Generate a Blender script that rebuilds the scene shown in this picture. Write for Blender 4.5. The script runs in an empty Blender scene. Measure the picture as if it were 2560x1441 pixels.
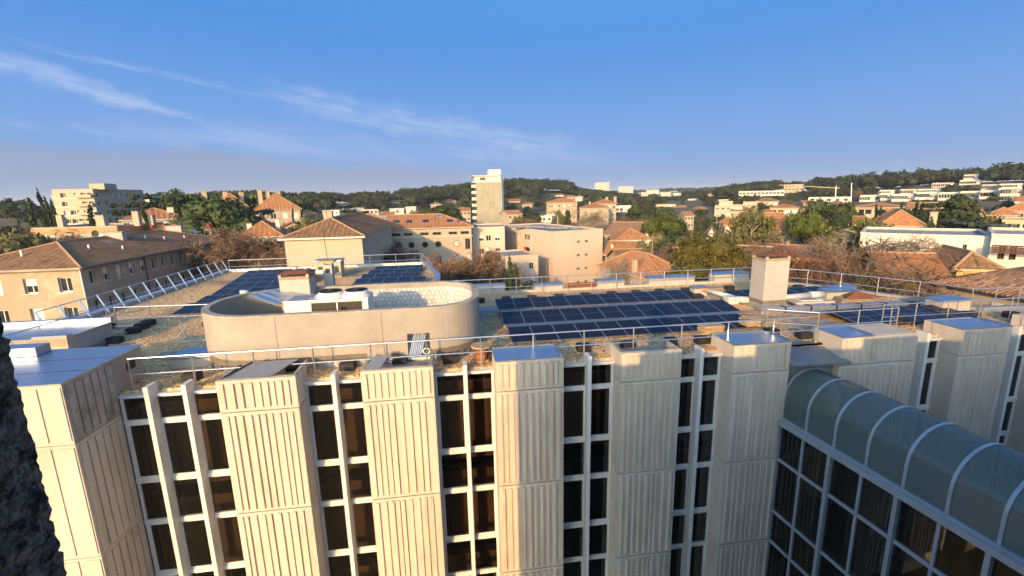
import bpy, bmesh, math, random
import numpy as np
from mathutils import Vector, Matrix
random.seed(7); np.random.seed(7)
rad = math.radians
sc = bpy.context.scene
COL = sc.collection
# ------------------------------------------------------------------ camera
CZ = 6.3                                    # eye height above the office roof (roof surface is z = 0)
FPX, YAW, PITCH, ROLL = 1131.0, rad(7.57), rad(-11.46), rad(-1.22)
_f = Vector((math.sin(YAW)*math.cos(PITCH), math.cos(YAW)*math.cos(PITCH), math.sin(PITCH)))
_r = Vector((math.cos(YAW), -math.sin(YAW), 0)); _u = _r.cross(_f)
RT = _r*math.cos(ROLL) + _u*math.sin(ROLL); UP = -_r*math.sin(ROLL) + _u*math.cos(ROLL)
cam_d = bpy.data.cameras.new('camera'); cam = bpy.data.objects.new('camera', cam_d); COL.objects.link(cam)
M = Matrix.Identity(4)
for i in range(3):
    M[i][0], M[i][1], M[i][2] = RT[i], UP[i], -_f[i]
M[2][3] = CZ
cam.matrix_world = M
cam_d.sensor_width = 36; cam_d.lens = 36*FPX/2560; cam_d.clip_start = .05; cam_d.clip_end = 9000
sc.camera = cam
def ray(px, py): return _f + RT*((px-1280)/FPX) - UP*((py-720.5)/FPX)
def at(px, py, Y):                           # point at depth Y (metres beyond the camera)
    d = ray(px, py); return Vector((0, 0, CZ)) + d*(Y/d.y)
def onz(px, py, z=0.):                       # point on a level plane
    d = ray(px, py); return Vector((0, 0, CZ)) + d*((z-CZ)/d.z)
def pol(px, py, R):                          # point at horizontal range R
    d = ray(px, py); return Vector((0, 0, CZ)) + d*(R/math.hypot(d.x, d.y))
def azim(px): d = ray(px, 480); return math.atan2(d.x, d.y)
# ------------------------------------------------------------------ sun and sky
SUN_AZ, SUN_EL = rad(27), rad(14)            # sun stands behind the viewer, to the left
SUN_STRENGTH, SKY_STRENGTH, EXPOSURE = 3.1, .15, .9
SKY_PIVOT, SKY_GAMMA, SKY_TINT = 2.0, 1.35, (1.1, 1.18, 1.16)
BLUE_LO, BLUE_HI = (.62, 1.40, 3.0), (.16, .90, 2.5)
HAZE_H, HAZE_A, HAZE_C = 4.4, .97, (1.12, 1.42, 2.0)
CLOUD_C, BANK_C = (1.75, 2.2, 3.2), (1.10, 1.36, 1.95)
sdir = Vector((-math.sin(SUN_AZ)*math.cos(SUN_EL), -math.cos(SUN_AZ)*math.cos(SUN_EL), math.sin(SUN_EL)))
sl = bpy.data.lights.new('sun', 'SUN'); sun = bpy.data.objects.new('sun', sl); COL.objects.link(sun)
sl.energy = SUN_STRENGTH; sl.angle = rad(.5); sl.color = (1, .62, .26)
sun.rotation_euler = sdir.to_track_quat('Z', 'Y').to_euler(); sun.location = sdir*60
W = bpy.data.worlds.new('World'); sc.world = W; W.use_nodes = True
nt = W.node_tree; N, L = nt.nodes, nt.links; N.clear()
def nd(t, **k):
    n = N.new(t)
    for a, b in k.items(): setattr(n, a, b)
    return n
def mth(op, a, b=None, c=None, cl=False):
    n = nd('ShaderNodeMath', operation=op); n.use_clamp = cl
    for i, v in enumerate((a, b, c)):
        if v is None: continue
        if isinstance(v, (int, float)): n.inputs[i].default_value = v
        else: L.new(v, n.inputs[i])
    return n.outputs[0]
sky = nd('ShaderNodeTexSky', sky_type='NISHITA'); sky.sun_disc = False
sky.sun_elevation = SUN_EL; sky.sun_rotation = math.pi+SUN_AZ
sky.air_density = 1.0; sky.dust_density = 1.0; sky.ozone_density = 2.0; sky.altitude = 100
tc = nd('ShaderNodeTexCoord'); sp = nd('ShaderNodeSeparateXYZ'); L.new(tc.outputs['Generated'], sp.inputs[0])
azd = mth('MULTIPLY', mth('ARCTAN2', sp.outputs[0], sp.outputs[1]), 57.2958)
eld = mth('MULTIPLY', mth('ARCSINE', sp.outputs[2]), 57.2958)
def sm(x, lo, hi):
    n = nd('ShaderNodeMapRange', interpolation_type='SMOOTHSTEP'); n.clamp = True
    L.new(x, n.inputs[0]); n.inputs[1].default_value = lo; n.inputs[2].default_value = hi
    return n.outputs[0]
def noise(su, sv, rot, det=6, off=0., rough=.6, dist=0.):
    cs, sn = math.cos(rad(rot)), math.sin(rad(rot))
    u = mth('ADD', mth('MULTIPLY', azd, cs), mth('MULTIPLY', eld, sn)); v = mth('SUBTRACT', mth('MULTIPLY', eld, cs), mth('MULTIPLY', azd, sn))
    c = nd('ShaderNodeCombineXYZ'); L.new(mth('MULTIPLY', u, su), c.inputs[0]); L.new(mth('MULTIPLY', v, sv), c.inputs[1]); c.inputs[2].default_value = off
    n = nd('ShaderNodeTexNoise'); L.new(c.outputs[0], n.inputs['Vector']); n.inputs['Scale'].default_value = 1; n.inputs['Detail'].default_value = det; n.inputs['Roughness'].default_value = rough; n.inputs['Distortion'].default_value = dist
    return n.outputs[0]
def streak(a0, e0, a1, e1, w0, w1, soft=.5):      # a band of cirrus between two directions (degrees)
    ln = math.hypot(a1-a0, e1-e0); cs, sn = (a1-a0)/ln, (e1-e0)/ln
    da, de = mth('SUBTRACT', azd, a0), mth('SUBTRACT', eld, e0)
    t = mth('ADD', mth('MULTIPLY', da, cs), mth('MULTIPLY', de, sn)); v = mth('SUBTRACT', mth('MULTIPLY', de, cs), mth('MULTIPLY', da, sn))
    tt = mth('DIVIDE', t, ln)
    wob = mth('MULTIPLY', mth('SUBTRACT', noise(.25, .3, 0, 3, a0), .5), w0*1.4)
    w = mth('ADD', mth('MULTIPLY', mth('MINIMUM', mth('MAXIMUM', tt, 0.), 1.), w1-w0), w0)
    r = mth('DIVIDE', mth('ABSOLUTE', mth('ADD', v, wob)), w)
    core = mth('SUBTRACT', 1., sm(r, soft*.2, 1.))
    ends = mth('MULTIPLY', sm(tt, -.12, .08), mth('SUBTRACT', 1., sm(tt, .75, 1.05)))
    return mth('MULTIPLY', core, ends)
n1 = noise(.22, 1.5, -8, 8, 1.3, .62, .4); n2 = noise(.10, .55, -10, 7, 4.1, .6, .3)
s1 = mth('MULTIPLY', streak(-47, 13.6, -24, 7.9, 2.1, .35), mth('ADD', mth('MULTIPLY', sm(n1, .25, .75), .65), .35))
s2 = mth('MULTIPLY', streak(-36, 13.0, -14, 10.4, .5, .6), mth('MULTIPLY', sm(n1, .35, .75), .55))
s3 = mth('MULTIPLY', streak(-17, 11.0, 18, 4.6, 1.9, 2.6), mth('ADD', mth('MULTIPLY', sm(n1, .30, .70), .62), .18))
s4 = mth('MULTIPLY', streak(-30, 7.0, 26, 4.0, 2.6, 2.2), mth('ADD', mth('MULTIPLY', sm(n2, .34, .7), .42), .12))
s5 = mth('MULTIPLY', streak(-60, 7.4, -20, 6.0, .8, .8), mth('MULTIPLY', sm(n1, .36, .75), .4))
s6 = mth('MULTIPLY', streak(60, 30, 170, 18, 3, 4), mth('MULTIPLY', sm(n2, .45, .7), .5))
cir = mth('MAXIMUM', mth('MAXIMUM', mth('MAXIMUM', s1, s2), mth('MAXIMUM', s3, s4)), mth('MAXIMUM', s5, s6))
# low grey-violet stratus bank, thinning to the right
topv = mth('ADD', mth('SUBTRACT', 5.2, mth('MULTIPLY', mth('MAXIMUM', mth('ADD', azd, 24.), 0.), .085)), mth('MULTIPLY', mth('SUBTRACT', n2, .5), 2.4))
bank = mth('MULTIPLY', mth('SUBTRACT', 1., sm(mth('SUBTRACT', eld, topv), -.9, .55)), mth('SUBTRACT', 1., sm(azd, -4., 14.)))
def vmul(c, k):
    n = nd('ShaderNodeMix', data_type='RGBA', blend_type='MULTIPLY'); n.inputs[0].default_value = 1; L.new(c, n.inputs[6]); n.inputs[7].default_value = (k[0], k[1], k[2], 1); return n.outputs[2]
gm = nd('ShaderNodeGamma'); L.new(vmul(sky.outputs[0], (1/SKY_PIVOT,)*3), gm.inputs[0]); gm.inputs[1].default_value = SKY_GAMMA
skyc = vmul(gm.outputs[0], tuple(SKY_PIVOT*t for t in SKY_TINT))
# pale blue-grey air low over the horizon, the same all round
hz = mth('POWER', 2.71828, mth('MULTIPLY', mth('ABSOLUTE', eld), -1/HAZE_H))
# the deep blue lies opposite the sun; towards the sun the plain Nishita sky takes over
away = sm(mth('ADD', mth('MULTIPLY', sp.outputs[0], math.sin(SUN_AZ)), mth('MULTIPLY', sp.outputs[1], math.cos(SUN_AZ))), -.45, .3)
mid = nd('ShaderNodeMix', data_type='RGBA'); L.new(mth('MULTIPLY', mth('SUBTRACT', 1., sm(eld, 14., 50.)), away), mid.inputs[0]); L.new(skyc, mid.inputs[6])
dp = nd('ShaderNodeMix', data_type='RGBA'); L.new(sm(eld, 4., 24.), dp.inputs[0]); dp.inputs[6].default_value = (*BLUE_LO, 1); dp.inputs[7].default_value = (*BLUE_HI, 1); L.new(dp.outputs[2], mid.inputs[7])
hm = nd('ShaderNodeMix', data_type='RGBA'); L.new(mth('MULTIPLY', mth('MULTIPLY', hz, HAZE_A), away), hm.inputs[0]); L.new(mid.outputs[2], hm.inputs[6]); hm.inputs[7].default_value = (*HAZE_C, 1)
mx1 = nd('ShaderNodeMix', data_type='RGBA'); L.new(mth('MULTIPLY', cir, .75), mx1.inputs[0]); L.new(hm.outputs[2], mx1.inputs[6]); mx1.inputs[7].default_value = (*CLOUD_C, 1)
mx2 = nd('ShaderNodeMix', data_type='RGBA'); L.new(mth('MULTIPLY', bank, .8), mx2.inputs[0]); L.new(mx1.outputs[2], mx2.inputs[6]); mx2.inputs[7].default_value = (*BANK_C, 1)
bg = nd('ShaderNodeBackground'); L.new(mx2.outputs[2], bg.inputs[0]); bg.inputs[1].default_value = SKY_STRENGTH
wo = nd('ShaderNodeOutputWorld'); L.new(bg.outputs[0], wo.inputs[0])
sc.view_settings.view_transform = 'Standard'; sc.view_settings.look = 'None'; sc.view_settings.gamma = 1; sc.view_settings.exposure = EXPOSURE
sc.view_settings.use_curve_mapping = False
sc.render.engine = 'CYCLES'; sc.cycles.max_bounces = 6; sc.cycles.transparent_max_bounces = 12
# ------------------------------------------------------------------ materials
MT = {}
def mat(name, c1, c2=None, scale=3., rough=.85, bump=0., bscale=None, metal=0., spec=.3, stretch=(1, 1, 1), rnd=0., stain=None, sscale=.5, det=6, lo=.35, hi=.65, voro=False):
    m = bpy.data.materials.new(name); m.use_nodes = True; t = m.node_tree; n_, l_ = t.nodes, t.links
    b = n_['Principled BSDF']; b.inputs['Roughness'].default_value = rough; b.inputs['Metallic'].default_value = metal
    b.inputs['Specular IOR Level'].default_value = spec
    c2 = c2 or tuple(v*.82 for v in c1)
    tco = n_.new('ShaderNodeTexCoord'); mp = n_.new('ShaderNodeMapping'); mp.inputs['Scale'].default_value = stretch; l_.new(tco.outputs['Object'], mp.inputs[0])
    vec = mp.outputs[0]
    oi = n_.new('ShaderNodeObjectInfo')
    if rnd:                                   # shift the pattern per object so that copies differ
        ad = n_.new('ShaderNodeVectorMath'); ad.operation = 'ADD'; cx = n_.new('ShaderNodeCombineXYZ')
        mu = n_.new('ShaderNodeMath'); mu.operation = 'MULTIPLY'; mu.inputs[1].default_value = 91.7; l_.new(oi.outputs['Random'], mu.inputs[0])
        l_.new(mu.outputs[0], cx.inputs[0]); l_.new(mu.outputs[0], cx.inputs[1]); l_.new(vec, ad.inputs[0]); l_.new(cx.outputs[0], ad.inputs[1]); vec = ad.outputs[0]
    if voro: nz = n_.new('ShaderNodeTexVoronoi'); out = nz.outputs['Color']
    else:
        nz = n_.new('ShaderNodeTexNoise'); nz.inputs['Detail'].default_value = det; nz.inputs['Roughness'].default_value = .62; out = nz.outputs[0]
    nz.inputs['Scale'].default_value = scale; l_.new(vec, nz.inputs['Vector'])
    rp = n_.new('ShaderNodeValToRGB'); rp.color_ramp.elements[0].position = lo; rp.color_ramp.elements[1].position = hi
    rp.color_ramp.elements[0].color = (*c2, 1); rp.color_ramp.elements[1].color = (*c1, 1); l_.new(out, rp.inputs[0])
    col = rp.outputs[0]
    if stain:
        n2_ = n_.new('ShaderNodeTexNoise'); n2_.inputs['Scale'].default_value = sscale; n2_.inputs['Detail'].default_value = 8; n2_.inputs['Roughness'].default_value = .7; l_.new(vec, n2_.inputs['Vector'])
        r2 = n_.new('ShaderNodeValToRGB'); r2.color_ramp.elements[0].position = .5; r2.color_ramp.elements[1].position = .72; r2.color_ramp.elements[0].color = (0, 0, 0, 1); l_.new(n2_.outputs[0], r2.inputs[0])
        mx = n_.new('ShaderNodeMix'); mx.data_type = 'RGBA'; l_.new(r2.outputs[0], mx.inputs[0]); l_.new(col, mx.inputs[6]); mx.inputs[7].default_value = (*stain, 1); col = mx.outputs[2]
    if rnd:
        hs = n_.new('ShaderNodeHueSaturation'); ma = n_.new('ShaderNodeMath'); ma.operation = 'MULTIPLY_ADD'; ma.inputs[1].default_value = rnd; ma.inputs[2].default_value = 1-rnd/2
        l_.new(oi.outputs['Random'], ma.inputs[0]); l_.new(ma.outputs[0], hs.inputs['Value']); l_.new(col, hs.inputs['Color']); col = hs.outputs[0]
    l_.new(col, b.inputs['Base Color'])
    if bump:
        bn = n_.new('ShaderNodeBump'); bn.inputs['Strength'].default_value = bump; bn.inputs['Distance'].default_value = .05
        if bscale:
            if voro: bz = n_.new('ShaderNodeTexVoronoi'); bo = bz.outputs['Distance']; bn.invert = True
            else: bz = n_.new('ShaderNodeTexNoise'); bz.inputs['Detail'].default_value = 5; bo = bz.outputs[0]
            bz.inputs['Scale'].default_value = bscale; l_.new(vec, bz.inputs['Vector']); l_.new(bo, bn.inputs['Height'])
        else: l_.new(nz.outputs[0], bn.inputs['Height'])
        l_.new(bn.outputs[0], b.inputs['Normal'])
    MT[name] = m
    return m
mat('precast', (.61, .53, .43), (.53, .455, .365), 1.6, .9, .35, 60, stretch=(1.2, 1.2, .3), rnd=.08, stain=(.43, .37, .29), sscale=.9)
mat('precast_old', (.46, .41, .33), (.33, .29, .23), 3., .92, .5, 40, stain=(.16, .15, .13), sscale=1.2)
mat('render', (0.379, 0.329, 0.280), (0.315, 0.270, 0.223), 1.1, .92, .35, 14, stain=(.33, .28, .215), sscale=2.1)
mat('render_white', (0.456, 0.411, 0.362), (0.397, 0.351, 0.301), 2., .9, .3, 20, stain=(.42, .37, .30), sscale=2.4)
mat('painted_brick', (.66, .64, .60), (.56, .53, .48), 6., .85, .5, 18, rnd=.14, stain=(.40, .37, .33), sscale=4)
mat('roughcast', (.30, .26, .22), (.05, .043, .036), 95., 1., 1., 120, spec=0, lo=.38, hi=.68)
mat('gravel', (.98, .62, .29), (.30, .185, .09), 12., .95, 1., 12., voro=True, lo=.1, hi=.8, stain=(.24, .185, .125), sscale=.16)
mat('gravel_pad', (.40, .34, .27), (.30, .25, .19), 6, .95, .3, 30)
mat('bitumen', (.20, .165, .115), (.15, .12, .085), 3, .8, .2, 12)
mat('coping_metal', (.42, .46, .53), (.36, .40, .46), 2.5, .36, .12, 3, metal=.9, rnd=.1)
mat('foil', (.52, .52, .53), (.38, .38, .39), 5., .38, .9, 7, metal=.75, rnd=.15)
mat('galv', (.60, .61, .62), (.50, .51, .52), 9, .38, metal=.8)
mat('panel_frame', (.20, .21, .23), None, 4, .45, metal=.5)
mat('galv_rail', (.66, .66, .66), (.56, .56, .56), 9, .3, metal=.85)
mat('alu_white', (.66, .655, .63), (.57, .565, .54), 3, .45, .05, 20, stretch=(1, 1, .3))
mat('alu_grey', (.42, .45, .50), (.35, .38, .42), 4, .42, metal=.3)
mat('white_metal', (.70, .69, .64), (.62, .60, .55), 2, .5)
mat('block_black', (.028, .027, .027), (.018, .018, .018), 8, .6)
mat('plastic_black', (.02, .02, .02), None, 8, .35)
mat('rust', (.25, .095, .05), (.15, .055, .03), 7, .85, .3, 20)
mat('grille', (.085, .062, .045), (.06, .045, .03), 30, .7, stretch=(1, 1, 6))
mat('grille_letter', (.045, .042, .03), None, 5, .6)
mat('copper', (.60, .22, .085), (.42, .13, .05), 4, .32, .6, 60, metal=.8, stretch=(.2, .2, 6))
mat('wood', (.50, .37, .22), (.36, .25, .14), 5, .85, .2, 20, stretch=(1, 5, 1))
mat('board', (.42, .31, .20), (.30, .22, .15), 2, .85, .2, 20)
mat('cable_orange', (.72, .17, .04), None, 3, .6)
mat('pvc', (.56, .56, .53), (.47, .46, .43), 3, .5)
mat('pvc_dark', (.20, .22, .24), None, 3, .5)
mat('tarp_blue', (.10, .25, .48), None, 6, .5)
mat('felt_grey', (.30, .31, .33), (.24, .25, .27), 5, .75, .2, 9)
mat('deflector', (.26, .27, .28), (.20, .21, .22), 1.2, .5, metal=.3)
mat('curtain', (.32, .20, .09), (.22, .13, .05), 2., .9, .4, 9, stretch=(9, 9, .3))
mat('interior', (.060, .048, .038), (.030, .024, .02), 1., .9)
mat('white_plastic', (.75, .75, .73), None, 3, .4)
mat('wall_cream', (0.367, 0.284, 0.202), (0.346, 0.264, 0.187), .35, .9, .1, 12, stain=(.52, .43, .30), sscale=.3)
mat('wall_cream2', (0.466, 0.377, 0.275), (0.432, 0.346, 0.250), .4, .9, .1, 12, rnd=.08)
mat('wall_pink', (0.568, 0.445, 0.344), (0.525, 0.407, 0.312), .35, .9, .1, 12, stretch=(1, 1, .3), stain=(.52, .42, .34), sscale=.35)
mat('wall_white', (0.619, 0.571, 0.492), (0.568, 0.517, 0.435), .5, .88, .1, 10, rnd=.1)
mat('wall_yellow', (0.562, 0.403, 0.192), (0.515, 0.365, 0.170), .5, .9, rnd=.06)
mat('wall_beige', (0.476, 0.376, 0.273), (0.426, 0.332, 0.234), .5, .9, rnd=.1)
mat('wall_far', (0.527, 0.459, 0.384), (0.476, 0.410, 0.336), .2, .9, rnd=.1)
mat('wall_stone', (.38, .34, .28), (.22, .19, .15), 3, .95, .6, 5)
mat('tower_panel', (0.338, 0.305, 0.224), (0.295, 0.263, 0.189), .5, .9, .1, 8, rnd=.12, stain=(.36, .33, .24), sscale=.5)
mat('fascia_orange', (.66, .30, .14), None, 1, .8)
mat('fascia_red', (.42, .09, .075), None, 1, .8)
mat('shutter', (.70, .67, .60), (.64, .61, .54), 1, .7, .3, 8, stretch=(.1, .1, 9))
mat('frame_white', (.72, .71, .67), None, 2, .5)
mat('frame_brown', (.16, .075, .045), None, 2, .6)
mat('iron', (.10, .10, .10), None, 4, .5)
mat('window_dark', (.035, .037, .042), (.02, .021, .025), 1.2, .08, spec=.6, rnd=.5)
mat('awning_red', (.55, .05, .06), None, 3, .8)
mat('tile_orange', (.47, .215, .088), (.30, .128, .055), 2.6, .9, .5, 9, rnd=.2, stain=(.19, .085, .05), sscale=.7)
mat('tile_brown', (.30, .168, .082), (.17, .092, .05), 2.6, .9, .5, 9, rnd=.15, stain=(.08, .05, .03), sscale=.7)
mat('tile_mixed', (.44, .26, .15), (.22, .11, .06), 3., .9, .4, 12, rnd=.7, stain=(.16, .10, .06), sscale=2.5)
mat('ridge_tile', (.46, .27, .14), (.34, .19, .10), 5, .9, rnd=.2)
mat('flat_roof', (.33, .32, .31), (.24, .235, .23), .6, .85)
mat('asphalt', (.055, .055, .056), (.042, .042, .044), .8, .9)
mat('ground', (.15, .13, .075), (.085, .085, .042), .06, .95, stain=(.15, .12, .085), sscale=.02)
mat('bark', (.13, .10, .075), (.07, .05, .04), 4, .95, .5, 10)
mat('bark_pale', (.30, .24, .18), (.19, .15, .11), 4, .95)
mat('twig_brown', (.20, .125, .075), (.12, .075, .05), 1.5, .95, rnd=.2)
mat('twig_rust', (.27, .115, .055), (.15, .07, .04), 1.2, .95, rnd=.25)
def leafmat(name, a, b, s=.6, rnd=.35):
    m = mat(name, a, b, s, .75, rnd=rnd, det=4, lo=.3, hi=.7); m.node_tree.nodes['Principled BSDF'].inputs['Specular IOR Level'].default_value = .15
    return m
leafmat('leaf_pine', (0.078, 0.098, 0.034), (0.036, 0.052, 0.021))
leafmat('leaf_dark', (0.052, 0.068, 0.029), (0.023, 0.034, 0.017))
leafmat('leaf_bright', (.105, .125, .025), (.045, .062, .014))
leafmat('leaf_gold', (.115, .098, .022), (.050, .044, .012))
leafmat('leaf_blue', (.070, .085, .055), (.035, .048, .032))
leafmat('leaf_olive', (0.143, 0.137, 0.052), (0.078, 0.075, 0.031))
leafmat('leaf_dry', (.30, .175, .075), (.17, .095, .045))
leafmat('leaf_lime', (.20, .20, .03), (.11, .115, .02))
leafmat('leaf_forest', (.050, .060, .030), (.020, .028, .017), .04, 0)
def glassmat(name, tint, rough, fac_tr, gl=(1, 1, 1)):
    m = bpy.data.materials.new(name); m.use_nodes = True; t = m.node_tree; t.nodes.clear()
    tr = t.nodes.new('ShaderNodeBsdfTransparent'); tr.inputs[0].default_value = (*tint, 1)
    g = t.nodes.new('ShaderNodeBsdfGlossy'); g.inputs['Roughness'].default_value = rough; g.inputs['Color'].default_value = (*gl, 1)
    fr = t.nodes.new('ShaderNodeFresnel'); fr.inputs[0].default_value = fac_tr
    nz = t.nodes.new('ShaderNodeTexNoise'); nz.inputs['Scale'].default_value = .5; tcc = t.nodes.new('ShaderNodeTexCoord'); t.links.new(tcc.outputs['Object'], nz.inputs['Vector'])
    bn = t.nodes.new('ShaderNodeBump'); bn.inputs['Strength'].default_value = .12; bn.inputs['Distance'].default_value = .05; t.links.new(nz.outputs[0], bn.inputs['Height']); t.links.new(bn.outputs[0], g.inputs['Normal'])
    mx = t.nodes.new('ShaderNodeMixShader'); o = t.nodes.new('ShaderNodeOutputMaterial')
    t.links.new(fr.outputs[0], mx.inputs[0]); t.links.new(tr.outputs[0], mx.inputs[1]); t.links.new(g.outputs[0], mx.inputs[2]); t.links.new(mx.outputs[0], o.inputs[0])
    MT[name] = m
glassmat('glass_bronze', (.30, .25, .20), .015, 1.75)
def vaultglass():
    m = bpy.data.materials.new('vault_glass'); m.use_nodes = True; t = m.node_tree; b = t.nodes['Principled BSDF']
    b.inputs['Base Color'].default_value = (.20, .235, .205, 1); b.inputs['Roughness'].default_value = .10; b.inputs['Specular IOR Level'].default_value = .7
    tr = t.nodes.new('ShaderNodeBsdfTransparent'); tr.inputs[0].default_value = (.55, .62, .62, 1)
    mx = t.nodes.new('ShaderNodeMixShader'); mx.inputs[0].default_value = .46
    t.links.new(tr.outputs[0], mx.inputs[1]); t.links.new(b.outputs[0], mx.inputs[2]); t.links.new(mx.outputs[0], t.nodes['Material Output'].inputs[0])
    MT['vault_glass'] = m
vaultglass()
def cellmat():
    m = bpy.data.materials.new('solar_cells'); m.use_nodes = True; t = m.node_tree; b = t.nodes['Principled BSDF']
    b.inputs['Roughness'].default_value = .10; b.inputs['Specular IOR Level'].default_value = .3; b.inputs['IOR'].default_value = 1.17
    tcc = t.nodes.new('ShaderNodeTexCoord'); br = t.nodes.new('ShaderNodeTexBrick'); br.offset = 0; br.inputs['Scale'].default_value = 1
    br.inputs['Brick Width'].default_value = .167; br.inputs['Row Height'].default_value = .084; br.inputs['Mortar Size'].default_value = .0035
    br.inputs['Color1'].default_value = (.009, .011, .024, 1); br.inputs['Color2'].default_value = (.011, .013, .028, 1); br.inputs['Mortar'].default_value = (.035, .04, .055, 1)
    t.links.new(tcc.outputs['Object'], br.inputs['Vector']); t.links.new(br.outputs['Color'], b.inputs['Base Color'])
    MT['solar_cells'] = m
cellmat()
# ------------------------------------------------------------------ object helpers
ORG = {}
def props(o, label=None, cat=None, group=None, kind=None):
    if label: o['label'] = label
    if cat: o['category'] = cat
    if group: o['group'] = group
    if kind: o['kind'] = kind
    return o
def thing(name, loc, label, cat, group=None):
    o = bpy.data.objects.new(name, None); COL.objects.link(o); o.location = loc; o.empty_display_size = .2
    ORG[o.name] = Vector(loc)
    return props(o, label, cat, group)
class MB:
    def __init__(s): s.v = []; s.f = []; s.mi = []
    def add(s, vs, fs, mi=0):
        b = len(s.v); s.v += [tuple(v) for v in vs]
        for f in fs: s.f.append([b+i for i in f]); s.mi.append(mi)
        return s
    def box(s, x0, x1, y0, y1, z0, z1, mi=0):
        return s.add([(x0, y0, z0), (x1, y0, z0), (x1, y1, z0), (x0, y1, z0), (x0, y0, z1), (x1, y0, z1), (x1, y1, z1), (x0, y1, z1)],
                     [(0, 3, 2, 1), (4, 5, 6, 7), (0, 1, 5, 4), (1, 2, 6, 5), (2, 3, 7, 6), (3, 0, 4, 7)], mi)
    def obox(s, c, ux, hx, hy, z0, z1, mi=0):       # box turned about z; ux = unit vector of its x axis
        c = Vector(c); ux = Vector((ux[0], ux[1], 0)).normalized(); uy = Vector((-ux.y, ux.x, 0)); p = []
        for z in (z0, z1):
            for a, b in ((-1, -1), (1, -1), (1, 1), (-1, 1)):
                q = c+ux*hx*a+uy*hy*b; p.append((q.x, q.y, z))
        return s.add(p, [(0, 3, 2, 1), (4, 5, 6, 7), (0, 1, 5, 4), (1, 2, 6, 5), (2, 3, 7, 6), (3, 0, 4, 7)], mi)
    def quad(s, a, b, c, d, mi=0): return s.add([a, b, c, d], [(0, 1, 2, 3)], mi)
    def poly(s, pts, z0, z1, mi=0):                 # vertical prism
        n = len(pts); v = [(p[0], p[1], z0) for p in pts]+[(p[0], p[1], z1) for p in pts]
        return s.add(v, [tuple(range(n-1, -1, -1)), tuple(range(n, 2*n))]+[(i, (i+1) % n, n+(i+1) % n, n+i) for i in range(n)], mi)
    def tube(s, a, b, r, n=6, r2=None, mi=0, cap=True):
        a, b = Vector(a), Vector(b); d = (b-a)
        if d.length < 1e-6: return s
        d.normalize(); x = d.cross(Vector((0, 0, 1)) if abs(d.z) < .9 else Vector((1, 0, 0))).normalized(); y = d.cross(x)
        r2 = r if r2 is None else r2; v = []
        for p, q in ((a, r), (b, r2)):
            for i in range(n):
                t = 2*math.pi*i/n; v.append(p+x*q*math.cos(t)+y*q*math.sin(t))
        fs = [(i, (i+1) % n, n+(i+1) % n, n+i) for i in range(n)]
        if cap: fs += [tuple(range(n-1, -1, -1)), tuple(range(n, 2*n))]
        return s.add(v, fs, mi)
    def path(s, pts, r, n=6, mi=0):
        for a, b in zip(pts, pts[1:]): s.tube(a, b, r, n, mi=mi)
        return s
    def mesh(s, name, mats, org=Vector((0, 0, 0)), smooth=False):
        me = bpy.data.meshes.new(name); me.from_pydata([(v[0]-org[0], v[1]-org[1], v[2]-org[2]) for v in s.v], [], s.f); me.update()
        for m in ([mats] if isinstance(mats, str) else mats): me.materials.append(MT[m])
        if any(s.mi): me.polygons.foreach_set('material_index', s.mi)
        if smooth: me.polygons.foreach_set('use_smooth', [True]*len(me.polygons))
        return me
    def build(s, name, mats, parent=None, smooth=False, bevel=0, loc=None):
        org = ORG[parent.name] if parent else (Vector(loc) if loc is not None else Vector((0, 0, 0)))
        o = bpy.data.objects.new(name, s.mesh(name, mats, org, smooth)); COL.objects.link(o)
        if parent: o.parent = parent
        else: o.location = org
        ORG[o.name] = org
        if bevel:
            bm = o.modifiers.new('bevel', 'BEVEL'); bm.width = bevel; bm.segments = 2; bm.limit_method = 'ANGLE'
        return o
def inst(name, me, loc, parent=None, rotz=0, scale=None, rot=None):
    o = bpy.data.objects.new(name, me); COL.objects.link(o)
    loc = Vector(loc); ORG[o.name] = loc.copy()
    if parent: o.parent = parent; loc = loc-ORG[parent.name]
    o.location = loc; o.rotation_euler = rot or (0, 0, rotz)
    if scale: o.scale = scale
    return o
def rbox(x0, x1, y0, y1, z0, z1): return MB().box(x0, x1, y0, y1, z0, z1)
# ================================================================== OFFICE BUILDING
GZ = -14.0
office = thing('office_building', (5, 16, GZ), 'cream office block with ribbed concrete pilasters, tall dark windows and gravel roof', 'building')
PF, WP, TOP = 15.3, 16.15, .5                        # pilaster front, window plane, pilaster top
ZJ = [TOP, -.66, -4.5, -8.34, -12.2]                 # joints between precast panels
PIL = [(-7.92, -5.47), (-3.28, -.87), (1.40, 3.85), (6.12, 8.45), (10.64, 13.0), (15.3, 18.7), (20.85, 23.2), (25.5, 27.9)]
def panel_mesh(w, h, seed):                          # ribbed precast panel, front at y = 0, foot at z = 0
    rs = random.Random(seed); b = MB(); b.box(0, w, .0, .10, 0, h)
    x = .10
    while x < w-.16:
        g = rs.choice((.09, .11, .15, .19)); ww = min(rs.choice((.09, .11, .13)), w-.08-x)
        t = rs.choice((.055, .07))
        z0, z1 = .11, h-.10                          # bevelled rib
        b.add([(x, 0, z0), (x+ww, 0, z0), (x+ww, 0, z1), (x, 0, z1), (x+.012, -t, z0+.012), (x+ww-.012, -t, z0+.012), (x+ww-.012, -t, z1-.012), (x+.012, -t, z1-.012)],
              [(4, 5, 6, 7), (0, 1, 5, 4), (1, 2, 6, 5), (2, 3, 7, 6), (3, 0, 4, 7)])
        x += ww+g
    return b.mesh('panel', 'precast')
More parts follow.
